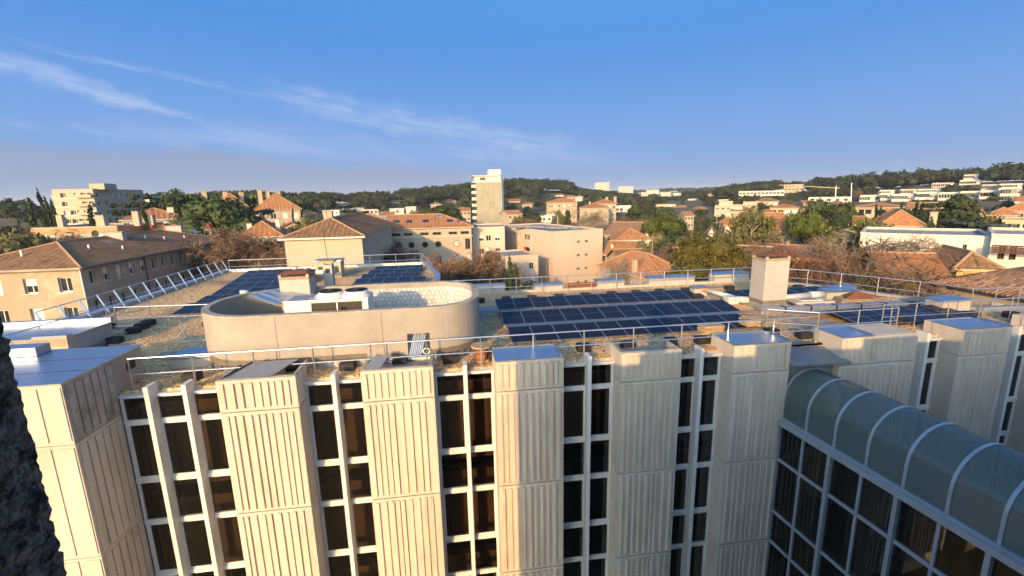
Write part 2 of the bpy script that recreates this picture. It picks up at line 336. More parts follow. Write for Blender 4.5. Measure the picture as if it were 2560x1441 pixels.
for i, (x0, x1) in enumerate(PIL):
    hollow = i in (0, 1, 3)                          # coping missing: an open top filled with gravel
    b = MB()
    if hollow:
        b.box(x0+.02, x1-.02, PF+.10, 16.9, -13, .12)
        b.box(x0, x0+.1, PF+.101, 16.9, -.2, TOP); b.box(x1-.1, x1, PF+.101, 16.9, -.2, TOP); b.box(x0+.1, x1-.1, PF+.101, PF+.2, -.2, TOP-.004)
    else:
        b.box(x0+.002, x1-.002, PF+.1, 16.9, -13, TOP-.01)
    core = b.build('pilaster', 'precast_old' if hollow else 'precast', office)
    for k in range(4):
        inst('panel', panel_mesh(x1-x0, ZJ[k]-ZJ[k+1]-.04, i*7+k), (x0, PF, ZJ[k+1]+.02), core)
        for xs, q in ((x0-.012, 0), (x1+.002, 1)):    # plain side slabs with the same joints
            rbox(xs-(.02 if q == 0 else 0), xs+(.01 if q == 0 else .03), PF+.004, WP+.35, ZJ[k+1]+.02, ZJ[k]-.02).build('side_panel', 'precast', core)
    if i in (2, 4, 5, 6):
        xe = x1 if i != 5 else x0+1.35
        MB().box(x0-.03, xe+.03, PF-.04, 16.6, TOP, TOP+.035).box(xe-.06, xe-.01, PF+.05, 16.5, TOP+.035, TOP+.09).build('coping', 'coping_metal', core, bevel=.008)
    if i == 0:
        b = MB(); b.quad((x0+.1, PF+.1, TOP+.02), (x1-.75, PF+.1, TOP+.02), (x1-.3, 16.8, TOP+.08), (x0+.5, 16.8, TOP+.08)); b.quad((x0+.02, PF+.05, TOP+.0), (x0+.16, PF+.05, TOP+.1), (x0+.62, 16.8, TOP+.14), (x0+.5, 16.8, TOP+.05))
        b.build('felt_sheet', 'felt_grey', core)
    if i == 1:
        b = MB(); b.quad((x0+.05, PF+.05, TOP+.02), (x0+.62, PF+.02, TOP+.02), (x0+.82, 16.5, TOP+.12), (x0+.3, 16.5, TOP+.12)); b.build('felt_sheet', 'felt_grey', core)
# corner block at the left end
b = MB().box(-15.9, -11.512, 14.2, 17.6, -13, 1.2)
cb = b.build('corner_block', 'render', office)
for k, (za, zb) in enumerate([(1.18, -.74), (-.76, -4.64), (-4.66, -8.5), (-8.52, -12.4)]):
    b = MB().box(-15.9, -11.5, 14.1, 14.199, zb, za)
    for j in range(7):
        x = -15.7+j*.62; b.box(x, x+.035, 14.085, 14.1, zb+.12, za-.1)
    for j in range(7): b.box(-15.65+j*.62, -15.25+j*.62, 14.07, 14.1, zb+.11, za-.09)
    b.build('panel', 'precast', cb)
    b = MB().box(-11.5, -11.49, 14.1, 16.05, zb, za)
    for j in range(6): b.box(-11.49, -11.46, 14.22+j*.31, 14.46+j*.31, zb+.12, za-.11)
    b.build('side_panel', 'precast_old' if k == 0 else 'precast', cb)
b = MB().box(-16, -11.44, 14.02, 17.66, 1.2, 1.235)
cp_ = b.build('coping', 'coping_metal', cb)
for y in (15.1, 16.3): rbox(-16, -11.45, y, y+.025, 1.2355, 1.239).build('seam', 'block_black', cp_)
MB().box(-15.6, -14.3, 16.9, 17.5, 1.236, 1.55).build('raised_kerb', 'coping_metal', cb, bevel=.02)
rbox(-11.5, -11.492, 16.75, 17.2, .55, .85).build('vent_opening', 'interior', cb)
# second metal-topped block behind it
b2 = MB().box(-21.5, -16.2, 20.6, 23.2, -13, .85).build('corner_block', 'render_white', office)
b = MB().box(-21.6, -16.1, 20.5, 23.3, .85, .89); b.box(-21.6, -16.1, 23.05, 23.3, .89, 1.08); b.box(-17.4, -16.1, 20.5, 20.8, .89, 1.0); b.build('coping', 'coping_metal', b2)
MB().box(-21.6, -16.17, 20.58, 20.6, .5, .85).build('flashing', 'board', b2)
# windows between the pilasters
TR = [(-.10, -.22), (-1.02, -1.19), (-3.25, -3.45), (-4.93, -5.13), (-7.15, -7.36), (-8.82, -9.0), (-11.05, -11.25), (-12.75, -12.95)]
def bay(xa, xb, fins, idx):
    b = MB()
    for k, (a, c) in enumerate(TR):
        b.box(xa+.012, xb-.012, WP-.06, WP+.05, c, a)
        if k in (1, 3, 5, 2, 4): b.box(xa+.012, xb-.012, WP-.085, WP-.06, c+.05, a-.04)
    b.box(xa+.012, xb-.012, WP-.14, WP+.7, -.14, -.085)
    b.box(xa+.012, xa+.10, WP-.05, WP+.04, -12.9, -.2); b.box(xb-.10, xb-.012, WP-.05, WP+.04, -12.9, -.2)
    fr = b.build('window_bay', 'alu_white', office)
    for x in fins:
        f = MB().box(x-.075, x+.075, WP-.42, WP+.1, -12.9, .28)
        for z in (-1.6, -5.5, -9.4): f.box(x-.076, x+.076, WP-.422, WP+.1, z-.006, z+.006)
        f.build('fin', 'alu_white', fr, bevel=.008)
    edges = [xa+.1]+[x for x in fins for _ in (0, 1)]+[xb-.1]
    rs = random.Random(idx)
    for j in range(0, len(edges), 2):
        e0 = edges[j]+(.075 if j else 0); e1 = edges[j+1]-(.075 if j+2 < len(edges) else 0)
        for k in range(len(TR)-1):
            z1, z0 = TR[k][1], TR[k+1][0]
            g = MB(); g.quad((e0, WP, z0), (e1, WP, z0), (e1, WP, z1), (e0, WP, z1))
            if k % 2: # opening light with its own sash
                pass
            p = g.build('pane', 'glass_bronze', fr)
            if k % 2:
                s = MB(); t = .045
                s.box(e0, e1, WP-.03, WP-.004, z0, z0+t); s.box(e0, e1, WP-.03, WP-.004, z1-t, z1); s.box(e0, e0+t, WP-.03, WP-.004, z0+t, z1-t); s.box(e1-t, e1, WP-.03, WP-.004, z0+t, z1-t)
                s.build('sash', 'alu_white', fr)
                if rs.random() < .55:               # a pleated curtain drawn part way
                    wd = rs.uniform(.25, .75)*(e1-e0); ca = e0+.03 if rs.random() < .5 else e1-wd-.03
                    c = MB(); n = 14
                    pts = [(ca+wd*q/n, WP+.32+(.05 if q % 2 else 0)) for q in range(n+1)]
                    for q in range(n): c.quad((*pts[q], z0-.1), (*pts[q+1], z0-.1), (*pts[q+1], z1+.1), (*pts[q], z1+.1))
                    c.build('curtain', 'curtain', fr)
    q = MB(); q.quad((xa, WP+1.9, -13), (xb, WP+1.9, -13), (xb, WP+1.9, -.3), (xa, WP+1.9, -.3))
    for z in (-.35, -4.2, -8.1, -12): q.box(xa, xb, WP+.45, WP+1.9, z-.28, z)
    q.box(xa-.02, xa, WP+.05, WP+1.9, -13, -.3); q.box(xb, xb+.02, WP+.05, WP+1.9, -13, -.3)
    q.build('room', 'interior', fr)
bay(-11.48, -7.94, (-10.38, -9.2), 1)
for i, (x0, x1) in enumerate([(-5.45, -3.30), (-.85, 1.38), (3.87, 6.10), (8.47, 10.62)]): bay(x0, x1, ((x0+x1)/2+.03,), 3+i)
bay(18.72, 20.83, (19.78,), 9); bay(23.22, 25.48, (24.35,), 10)
# something red and a lamp inside the rooms
bb = [o for o in office.children if o.name.startswith('window_bay')]
rbox(-5.2, -4.5, WP+.5, WP+.56, -2.2, -1.3).build('red_folder', 'awning_red', bb[1])
# the body of the block and its roof
RO = [(-21, 20.5), (-16.1, 20.5), (-16.1, 17), (30, 17), (30, 19.3), (27.1, 19.4), (26.3, 22.0), (23.6, 27.0), (21.2, 29.3), (-1.0, 29.3), (-1.0, 36.8), (-2.6, 44.8), (-20.9, 44.8)]
MB().poly(RO, -13.5, -.06).build('wall', 'wall_cream2', office)
MB().poly([(p[0]*1, p[1]) for p in RO[3:] if p[0] > -99], -.02, 0.0) if 0 else None
g = MB(); g.poly(RO, -.058, 0); g.box(-15.95, 30, WP+.1, 17.0, -.30, -.004)
g.build('gravel_roof', 'gravel', office)
def parapet(pts, h, t, m, name='parapet'):
    b = MB()
    for a, c in zip(pts, pts[1:]):
        a, c = Vector((*a, 0)), Vector((*c, 0)); d = (c-a).normalized(); b.obox((a+c)/2, d, (c-a).length/2+t/2-.002, t/2, -.3, h)
        h += .0013
    return b.build(name, m, office)
parapet([(-1.0, 29.2), (21.1, 29.2)], .16, .34, 'render_white')
parapet([(21.3, 29.1), (23.6, 26.9), (26.3, 22.0), (27.1, 19.4), (29.9, 19.2)], .13, .42, 'felt_grey')
parapet([(-20.7, 23.3), (-20.7, 44.6)], .22, .5, 'foil')
parapet([(-20.4, 44.5), (-2.8, 44.5)], .24, .5, 'foil')
parapet([(-2.6, 44.3), (-1.2, 37.0), (-1.2, 29.6)], .22, .45, 'foil')
# walkway pads of concrete on the gravel
for i in range(12):
    x = 6.3+i*1.05; MB().box(x, x+.96, 27.3, 28.1, .0, .035).build('paving_slab', 'gravel_pad', office)
for i, (x, y, w, d) in enumerate([(1.2, 23.2, .9, 1.2), (15.6, 18.2, 2.6, 1.1), (17.2, 20.3, 2.2, .9), (-12.5, 19.6, 3, .9)]): MB().box(x, x+w, y, y+d, 0, .03).build('paving_slab', 'gravel_pad', office)
# ================================================================== GLAZED WALKWAY with barrel vault
wk = thing('glazed_walkway', (14.3, 8, GZ), 'glazed link bridge with barrel-vaulted translucent roof and grey metal ribs', 'walkway')
wd0 = Vector((.082, -1, 0)).normalized(); wu = Vector((1, .082, 0)).normalized(); WO = Vector((12.98, 15.42, 0))
def wp(s, u, z): q = WO+wd0*s+wu*u; return Vector((q.x, q.y, z))
SW, ZS, STILT, RA = 2.42, -2.72, .78, 1.21
def arch(s, r, n=18, o=0.):
    pts = [wp(s, SW/2-r, ZS)]
    for i in range(n+1):
        t = math.pi-math.pi*i/n; pts.append(wp(s, SW/2+r*math.cos(t), ZS+STILT+r*math.sin(t)*.98))
    return pts+[wp(s, SW/2+r, ZS)]
WLEN = 15.6; NR = 14
for i in range(NR):
    s = .02+i*1.18; a, c = arch(s, RA+.03), arch(s, RA-.05); a2, c2 = arch(s+.09, RA+.03), arch(s+.09, RA-.05); b = MB(); n = len(a)
    b.add(a+a2+c+c2, [(k, k+1, n+k+1, n+k) for k in range(n-1)]+[(2*n+k+1, 2*n+k, 3*n+k, 3*n+k+1) for k in range(n-1)]+[(k+1, k, 2*n+k, 2*n+k+1) for k in range(n-1)]+[(n+k, n+k+1, 3*n+k+1, 3*n+k) for k in range(n-1)])
    b.build('rib', 'alu_grey', wk)
    if i < NR-1:
        a, c = arch(s+.045, RA), arch(s+1.18+.045, RA); b = MB(); b.add(a+c, [(k, k+1, n+k+1, n+k) for k in range(n-1)]); b.build('vault_pane', 'vault_glass', wk, smooth=True)
for u, sg in ((0, -1), (SW, 1)):
    b = MB()
    def bar(s0, s1, du0, du1, z0, z1, bb=None):
        (bb or b).add([wp(s0, u+sg*du0, z0), wp(s1, u+sg*du0, z0), wp(s1, u+sg*du1, z0), wp(s0, u+sg*du1, z0), wp(s0, u+sg*du0, z1), wp(s1, u+sg*du0, z1), wp(s1, u+sg*du1, z1), wp(s0, u+sg*du1, z1)],
              [(0, 3, 2, 1), (4, 5, 6, 7), (0, 1, 5, 4), (1, 2, 6, 5), (2, 3, 7, 6), (3, 0, 4, 7)])
    bar(-.02, WLEN, -.06, .20, ZS-.20, ZS-.05); bar(-.02, WLEN, -.05, .09, ZS-.05, ZS+.02); bar(-.02, WLEN, .20, .23, ZS-.26, ZS-.06)
    b.build('gutter_sill', 'alu_grey', wk)
    for k in range(7):
        b = MB(); s = 2.33*k; bar(s-.0, s+.13, -.1, .14, -13.5, ZS-.205); b.build('post', 'alu_grey', wk)
        b = MB(); bar(s+1.16, s+1.25, -.05, .06, -13.5, ZS-.207); b.build('mullion', 'alu_grey', wk)
        for j, (z0, z1) in enumerate([(-4.5, ZS-.21), (-6.9, -4.64), (-8.34, -7.04), (-10.7, -8.48), (-12.2, -10.84)]):
            for s0, s1 in ((s+.135, s+1.155), (s+1.255, s+2.325)):
                b = MB(); b.quad(wp(s0, u, z0), wp(s1, u, z0), wp(s1, u, z1), wp(s0, u, z1)); b.build('pane', 'glass_bronze', wk)
    for z in (-4.57, -6.97, -8.41, -10.77):
        b = MB(); bar(0, WLEN, -.04, .05, z-.065, z+.065); b.build('transom', 'alu_grey', wk)
b = MB()
for z in (-2.95, -6.8, -10.6): b.add([wp(0, .1, z-.25), wp(WLEN, .1, z-.25), wp(WLEN, SW-.1, z-.25), wp(0, SW-.1, z-.25), wp(0, .1, z), wp(WLEN, .1, z), wp(WLEN, SW-.1, z), wp(0, SW-.1, z)], [(0, 3, 2, 1), (4, 5, 6, 7), (0, 1, 5, 4), (1, 2, 6, 5), (2, 3, 7, 6), (3, 0, 4, 7)])
b.build('floor_deck', 'felt_grey', wk)
# sheet-metal hood where the vault meets the block
b = MB(); b.box(13.02, 15.28, 15.6, 16.3, -2.7, -.42); b.add([(13.02, 15.2, -.42), (15.5, 15.0, -.42), (15.28, 16.6, -.02), (13.02, 16.6, -.02), (13.02, 15.2, -.5), (15.5, 15.0, -.5)], [(0, 1, 2, 3), (4, 5, 1, 0), (4, 0, 3), (5, 2, 1)])
b.box(13.02, 15.28, 16.25, 16.6, -.1, .0)
b.build('hood', 'deflector', wk)
# ================================================================== the wing the viewer stands on (behind the camera): it shades the right half of the facade
wing = thing('office_wing', (10, -6, GZ), 'facing office wing with ribbed pilasters mirrored in the dark windows', 'building')
WX = -6.1
MB().box(WX, 40, -14, -1.55, GZ, 4.75).build('wall', 'precast', wing)
for i in range(10):
    x = WX+i*4.68
    b = MB().box(x, x+2.4, -2.2, -.85, GZ, 5.02 if i % 2 == 0 else 4.95)
    for k in range(9): b.box(x+.1+k*.26, x+.22+k*.26, -.85, -.81, GZ, 4.7)
    b.build('pilaster', 'precast', wing)
    b = MB().box(x+2.42, x+4.66, -1.54, -1.5, GZ, 4.5); b.build('window_bay', 'window_dark', wing)
    b = MB()
    for z in (3.6, 1.5, -.3, -2.4, -4.2, -6.3, -8): b.box(x+2.42, x+4.66, -1.5, -1.44, z, z+.17)
    b.box(x+3.46, x+3.6, -1.5, -1.1, GZ, 4.6); b.build('frame', 'alu_white', wing)
# rough concrete upstand beside the viewer
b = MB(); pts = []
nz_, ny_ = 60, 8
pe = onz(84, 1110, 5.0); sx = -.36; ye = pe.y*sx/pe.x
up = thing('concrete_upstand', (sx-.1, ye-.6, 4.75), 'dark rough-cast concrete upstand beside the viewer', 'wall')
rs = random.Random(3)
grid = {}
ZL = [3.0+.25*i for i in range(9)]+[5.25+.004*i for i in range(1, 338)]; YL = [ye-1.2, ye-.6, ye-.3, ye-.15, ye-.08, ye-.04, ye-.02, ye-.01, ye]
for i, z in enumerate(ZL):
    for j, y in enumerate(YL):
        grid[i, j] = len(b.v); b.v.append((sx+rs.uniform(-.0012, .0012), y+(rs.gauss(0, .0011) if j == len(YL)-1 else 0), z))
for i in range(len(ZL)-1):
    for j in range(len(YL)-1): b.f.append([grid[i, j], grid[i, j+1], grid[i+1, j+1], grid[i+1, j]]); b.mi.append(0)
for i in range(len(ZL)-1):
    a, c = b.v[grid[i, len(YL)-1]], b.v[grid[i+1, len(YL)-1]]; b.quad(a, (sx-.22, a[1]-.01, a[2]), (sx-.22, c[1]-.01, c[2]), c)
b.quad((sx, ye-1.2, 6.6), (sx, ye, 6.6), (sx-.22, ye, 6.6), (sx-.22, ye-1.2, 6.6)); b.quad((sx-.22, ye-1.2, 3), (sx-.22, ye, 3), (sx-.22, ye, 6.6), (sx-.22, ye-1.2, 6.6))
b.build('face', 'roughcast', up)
# ================================================================== THINGS ON THE ROOF
# ---- plant enclosure with rounded ends
DX0, DX1, DY0, DY1, DR, DL, DT, DZ = -10.15, 1.1, 17.3, 22.95, 2.05, 2.7, .24, 2.12
enc = thing('plant_enclosure', (-4.5, 20.1, 0), 'rendered plant enclosure with rounded ends in the middle of the gravel roof', 'enclosure')
def stad(o, n=14):
    pts = []
    for cx, cy, a0, R_ in ((DX1-DR, DY0+DR, -90, DR), (DX1-DR, DY1-DR, 0, DR), (DX0+DL, DY1-DL, 90, DL), (DX0+DL, DY0+DL, 180, DL)):
        for i in range(n+1): t = rad(a0+90*i/n); pts.append((cx+(R_-o)*math.cos(t), cy+(R_-o)*math.sin(t)))
    return pts
def ring(o0, o1, z0, z1, hole=None):
    a, c = stad(o0), stad(o1); n = len(a); b = MB()
    v = [(*p, z0) for p in a]+[(*p, z1) for p in a]+[(*p, z0) for p in c]+[(*p, z1) for p in c]; f = []
    for i in range(n):
        j = (i+1) % n
        f += [(i, j, n+j, n+i), (n+i, n+j, 3*n+j, 3*n+i), (2*n+j, 2*n+i, 3*n+i, 3*n+j)]
    return b.add(v, f)
OX0, OX1, OZ0, OZ1 = -1.86, -1.0, .22, 1.14                       # opening in the front wall
def ring_hole(z0, z1):
    a, c = stad(0), stad(DT); n = len(a); b = MB()
    for i in range(n):
        j = (i+1) % n
        front = abs(a[i][1]-DY0) < 1e-3 and abs(a[j][1]-DY0) < 1e-3 and abs(a[j][0]-a[i][0]) > 2
        if not front:
            b.quad((*a[i], z0), (*a[j], z0), (*a[j], z1), (*a[i], z1)); b.quad((*c[j], z0), (*c[i], z0), (*c[i], z1), (*c[j], z1))
        else:
            xa, xb = a[i][0], a[j][0]
            for y, s in ((DY0, 1), (DY0+DT, -1)):
                for x0, x1, y0, y1 in ((xa, OX0, z0, z1), (OX1, xb, z0, z1), (OX0, OX1, z0, OZ0), (OX0, OX1, OZ1, z1)):
                    q = [(x0, y, y0), (x1, y, y0), (x1, y, y1), (x0, y, y1)]; b.quad(*(q if s > 0 else q[::-1]))
            b.quad((OX0, DY0, OZ0), (OX1, DY0, OZ0), (OX1, DY0+DT, OZ0), (OX0, DY0+DT, OZ0)); b.quad((OX0, DY0, OZ1), (OX0, DY0+DT, OZ1), (OX1, DY0+DT, OZ1), (OX1, DY0, OZ1))
            b.quad((OX0, DY0, OZ0), (OX0, DY0+DT, OZ0), (OX0, DY0+DT, OZ1), (OX0, DY0, OZ1)); b.quad((OX1, DY0, OZ0), (OX1, DY0, OZ1), (OX1, DY0+DT, OZ1), (OX1, DY0+DT, OZ0))
    return b
ew = ring_hole(-.05, DZ).build('wall', 'render', enc)
ring(-.015, DT+.015, DZ, DZ+.045).build('coping', 'precast_old', enc)
for x, s in ((-2.75, 1), (-6.6, 0)):                              # hairline movement joints
    MB().add([(x, DY0-.004, .25), (x+.012, DY0-.004, .25), (x-.02, DY0-.004, 1.2), (x-.035, DY0-.004, 1.2), (x-.015, DY0-.004, DZ-.03), (x-.03, DY0-.004, DZ-.03)], [(0, 1, 2, 3), (3, 2, 4, 5)]).build('crack', 'interior', enc)
def arcband(o, z0, z1, x0, x1, name, m):
    pts = [p for p in stad(o, 24) if p[1] < DY0+DL+.2]; pts.sort(key=lambda p: p[0]); full = []
    for p, q in zip(pts, pts[1:]):
        n = max(1, int((q[0]-p[0])/.3))
        for i in range(n): full.append((p[0]+(q[0]-p[0])*i/n, p[1]+(q[1]-p[1])*i/n))
    full = [p for p in full if x0 <= p[0] <= x1]; b = MB(); inn = [(p[0], p[1]+.04) for p in full]
    for i in range(len(full)-1):
        wz = .012*math.sin(i*1.7)
        b.quad((*full[i], z0), (*full[i+1], z0), (*full[i+1], z1+wz), (*full[i], z1+.012*math.sin((i-1)*1.7)))
        b.quad((*full[i], z1+.012*math.sin((i-1)*1.7)), (*full[i+1], z1+wz), (*inn[i+1], z1), (*inn[i], z1))
    return b.build(name, m, enc)
for x0, x1 in ((-10.2, -3.2), (-2.5, -1.9), (-.97, .95)): arcband(-.014, .2, .46, x0, x1, 'bitumen_band', 'bitumen')
arcband(-.05, 0, .2, -10.2, 1.1, 'flashing', 'foil')
for k in range(11):                                               # clamps round the right foot
    t = rad(-88+k*9); MB().tube((DX1-DR+(DR+.07)*math.cos(t), DY0+DR+(DR+.07)*math.sin(t), .0), (DX1-DR+(DR+.07)*math.cos(t), DY0+DR+(DR+.07)*math.sin(t), .26), .02).build('clamp', 'block_black', enc)
for k in range(5):
    t = rad(-172+k*13); MB().tube((DX0+DL+(DL+.07)*math.cos(t), DY0+DL+(DL+.07)*math.sin(t), .0), (DX0+DL+(DL+.07)*math.cos(t), DY0+DL+(DL+.07)*math.sin(t), .24), .018).build('clamp', 'block_black', enc)
# painted bricks with open vertical joints on the inside of the rear wall
bm_ = MB().box(-.095, .095, -.03, .04, 0, .195).mesh('brick', 'painted_brick')
ins = stad(DT+.01, 30); i0 = [k for k, p in enumerate(ins)]
path = []
for k in range(31, 62): path.append(ins[k])                       # right rear corner, counter-clockwise
pp = [(DX1-DT-.01, DY1-DR-1.6)]+path+[(-6.2, DY1-DT-.01)]
seg = [0]
for a, c in zip(pp, pp[1:]): seg.append(seg[-1]+math.hypot(c[0]-a[0], c[1]-a[1]))
def onpath(s):
    for k in range(len(pp)-1):
        if seg[k+1] >= s:
            u = (s-seg[k])/(seg[k+1]-seg[k]); a, c = pp[k], pp[k+1]
            return a[0]+(c[0]-a[0])*u, a[1]+(c[1]-a[1])*u, math.atan2(c[1]-a[1], c[0]-a[0])
for r in range(6):
    s = .12+(.11 if r % 2 else 0)
    while s < seg[-1]-.2:
        x, y, t = onpath(s); inst('brick', bm_, (x, y, .62+r*.215+.03), enc, t+math.pi)
        s += .218
b = MB()
for a, c in zip(pp, pp[1:]): b.quad((*a, .1), (*c, .1), (*c, 1.98), (*a, 1.98))
rbox(-.9, -.0, DY1-DT-.2, DY1-DT-.045, .78, .98).build('slot', 'interior', enc)
# ---- profiled sheet leaning in the enclosure
b = MB(); o = Vector((-8.95, 20.9, 2.25)); e1 = Vector((1.5, -1.1, -.28)); e2 = Vector((1.05, 1.6, .0)); n = 25
for i in range(n):
    pr_ = .05 if i % 6 in (1, 2) else 0; v0 = o+e2*(i/(n-1)); b.v += [tuple(v0+Vector((0, 0, pr_))), tuple(v0+e1+Vector((0, 0, pr_)))]
    if i: b.f.append([2*i-2, 2*i-1, 2*i+1, 2*i]); b.mi.append(0)
props(b.build('corrugated_sheet', 'galv', loc=(-8.2, 20.5, 2)), 'shiny profiled metal sheet leaning over the rim inside the plant enclosure', 'metal sheet')
# ---- chiller
ch = thing('air_chiller', (-5.1, 19, 1), 'white air chiller with two top fans inside the plant enclosure', 'chiller')
CX0, CX1, CY0, CY1, CT = -6.68, -3.44, 18.5, 19.7, 2.41
b = MB().box(CX0, -5.64, CY0, CY1, .6, CT-.05).box(-5.64, -3.68, CY0+.08, CY1, .6, CT-.12).box(-3.68, CX1, CY0, CY1, .6, CT-.05).box(CX0-.02, CX1+.02, CY0-.03, CY1+.02, CT-.05, CT)
b.box(-5.64, -3.68, CY0, CY0+.08, CT-.13, CT-.05).build('casing', 'white_metal', ch, bevel=.01)
rbox(CX0+.1, -5.75, CY0-.002, CY1-.1, CT+.001, CT+.006).build('lid', 'felt_grey', ch)
gr = MB().box(-5.63, -3.69, CY0+.05, CY0+.079, .7, CT-.13)
for k in range(46): x = -5.61+k*.042; gr.box(x, x+.008, CY0+.04, CY0+.05, .7, CT-.13)
gr = gr.build('grille', 'grille', ch)
rbox(-4.68, -4.63, CY0-.004, CY0+.05, .7, CT-.13).build('grille_post', 'white_metal', ch)
cu = bpy.data.curves.new('maker_lettering', 'FONT'); cu.body = 'AERMEC'; cu.size = .42; cu.extrude = .002; cu.space_character = 1.15; cu.offset = .006
lo = bpy.data.objects.new('lettering', cu); COL.objects.link(lo); lo.rotation_euler = (rad(90), 0, 0)
lo.data.materials.append(MT['grille_letter']); lo.parent = ch; lo.location = Vector((-5.42, CY0+.034, 1.90))-ORG[ch.name]
fan_b = MB(); n = 28
def lathe(b, prof, n=28):
    base = len(b.v)
    for r, z in prof:
        for i in range(n): t = 2*math.pi*i/n; b.v.append((r*math.cos(t), r*math.sin(t), z))
    for k in range(len(prof)-1):
        for i in range(n): b.f.append([base+k*n+i, base+k*n+(i+1) % n, base+(k+1)*n+(i+1) % n, base+(k+1)*n+i]); b.mi.append(0)
    return b
shr = lathe(MB(), [(.60, 0), (.56, .05), (.50, .12), (.47, .22), (.44, .22), (.44, .02)]).mesh('shroud', 'white_metal', smooth=True)
grd = MB()
for r in (.12, .2, .28, .36, .43): lathe(grd, [(r-.009, .235+.03*(1-r/.45)), (r, .25+.03*(1-r/.45)), (r+.009, .235+.03*(1-r/.45))])
for k in range(12): t = math.pi*k/12; grd.tube((.45*math.cos(t), .45*math.sin(t), .24), (-.45*math.cos(t), -.45*math.sin(t), .24), .01, 4)
lathe(grd, [(.0, .29), (.12, .28), (.13, .2)]); grd = grd.mesh('guard', 'plastic_black')
bl = MB()
for k in range(6):
    t = 2*math.pi*k/6; c, s = math.cos(t), math.sin(t); bl.quad((.1*c, .1*s, .16), (.43*c-.12*s, .43*s+.12*c, .12), (.43*c+.14*s, .43*s-.14*c, .20), (.1*c+.08*s, .1*s-.08*c, .19))
bl = bl.mesh('blades', 'plastic_black')
for x in (-5.0, -3.98):
    f = inst('fan', shr, (x, 19.1, CT), ch); inst('guard', grd, (x, 19.1, CT), f); inst('blades', bl, (x, 19.1, CT), f)
MB().path([(-5.62, CY0+.02, CT+.01), (-5.6, 18.7, CT+.05), (-5.5, 18.85, CT+.25), (-5.35, 19, CT+.28)], .012).build('cable', 'plastic_black', ch)
# ---- chimneys
def chimney(x0, x1, y0, y1, z0, z1, label, lead=True):
    t = thing('roof_chimney', ((x0+x1)/2, (y0+y1)/2, 0), label, 'chimney', 'rendered chimneys with rusty lids on the office roof')
    b = MB().box(x0, x1, y0, y1, z0, z1-.22); b.build('shaft', 'render_white', t, bevel=.015)
    b = MB()
    for x in (x0, x1-.12):
        for y in (y0, y1-.12): b.box(x, x+.12, y, y+.12, z1-.22, z1-.05)
    b.box(x0+.03, x1-.03, y0+.03, y1-.03, z1-.22, z1-.18); b.build('corner_post', 'render_white', t)
    b = MB().box(x0-.01, x1+.01, y0-.01, y1+.01, z1-.30, z1-.20); b.build('rust_band', 'ridge_tile', t)
    b = MB(); b.add([(x0-.06, y0-.06, z1-.05), (x1+.06, y0-.06, z1-.05), (x1+.06, y1+.06, z1-.05), (x0-.06, y1+.06, z1-.05), (x0+.2, y0+.3, z1+.05), (x1-.2, y0+.35, z1+.07), (x1-.1, y1-.2, z1+.04), (x0+.1, y1-.1, z1+.05)],
             [(0, 3, 2, 1), (4, 5, 6, 7), (0, 1, 5, 4), (1, 2, 6, 5), (2, 3, 7, 6), (3, 0, 4, 7)]); b.build('lid', 'rust', t)
    if lead:
        rbox(x0-.012, x1+.012, y0-.012, y1+.012, .32, .52).build('bitumen_band', 'bitumen', t); MB().box(x0-.05, x1+.05, y0-.05, y1+.05, 0, .32).build('flashing', 'foil', t, bevel=.02)
    return t
c1 = chimney(-7.95, -6.62, 21.8, 22.9, 0, 3.02, 'short rendered chimney with rusty lid standing behind the white chiller', False)
c2 = chimney(16.42, 17.8, 21.6, 22.75, .1, 2.95, 'tall rendered chimney with rusty lid standing beside the solar rows')
st = thing('vent_stack', (-6.2, 23.7, 0), 'slim white vent stack with square opening and flat cap behind the enclosure', 'chimney')
MB().box(-6.42, -5.98, 23.5, 23.94, 0, 3.12).build('shaft', 'render_white', st, bevel=.012); rbox(-6.3, -6.09, 23.49, 23.499, 2.72, 2.93).build('opening', 'interior', st)
b = MB()
for x in (-6.42, -6.04):
    for y in (23.5, 23.88): b.box(x, x+.06, y, y+.06, 3.12, 3.26)
b.build('cap_post', 'render_white', st); MB().box(-6.58, -5.84, 23.36, 24.1, 3.26, 3.34).build('cap', 'wood', st)
MB().tube((-6.2, 23.7, 3.34), (-6.28, 23.7, 4.9), .018).build('aerial', 'iron', st)
# ---- railings
def railing(pts, label, h=1.1, step=1.98, mid=.52, lean=0., r=.027, post=.022, foot=True, z0=0., grp='galvanised guard rails on the office roof'):
    a = Vector((*pts[0], z0)); t = thing('guard_rail', a, label, 'railing', grp)
    tb, mb = MB(), MB()
    P3 = [Vector((*p, z0)) for p in pts]
    for p, q in zip(P3, P3[1:]):
        d = (q-p); ln = d.length; d.normalize(); nrm = Vector((d.y, -d.x, 0))*lean
        tb.tube(p+nrm+Vector((0, 0, h)), q+nrm+Vector((0, 0, h)), r, 8); mb.tube(p+nrm*.5+Vector((0, 0, mid)), q+nrm*.5+Vector((0, 0, mid)), r*.75, 6)
        k = max(1, round(ln/step))
        for i in range(k+(q is P3[-1] or (q-P3[-1]).length < 1e-4)):
            c = p+d*(ln*i/k); b = MB().tube(c, c+nrm+Vector((0, 0, h+.03)), post*1.25, 6)
            if foot: b.box(c.x-.07, c.x+.07, c.y-.05, c.y+.05, z0, z0+.03)
            b.build('post', 'galv_rail', t)
    tb.build('top_rail', 'galv_rail', t); mb.build('mid_rail', 'galv_rail', t)
    return t
railing([(-11.2, 16.42), (15.1, 16.42)], 'long guard rail along the front roof edge above the ribbed pilasters')
railing([(13.9, 17.9), (15.6, 16.95), (19.5, 16.95), (19.9, 17.6)], 'short cranked guard rail above the glazed link bridge hood', step=1.9)
railing([(19.4, 17.55), (29.5, 17.35)], 'guard rail beside the low solar group at the right roof end', step=1.6)
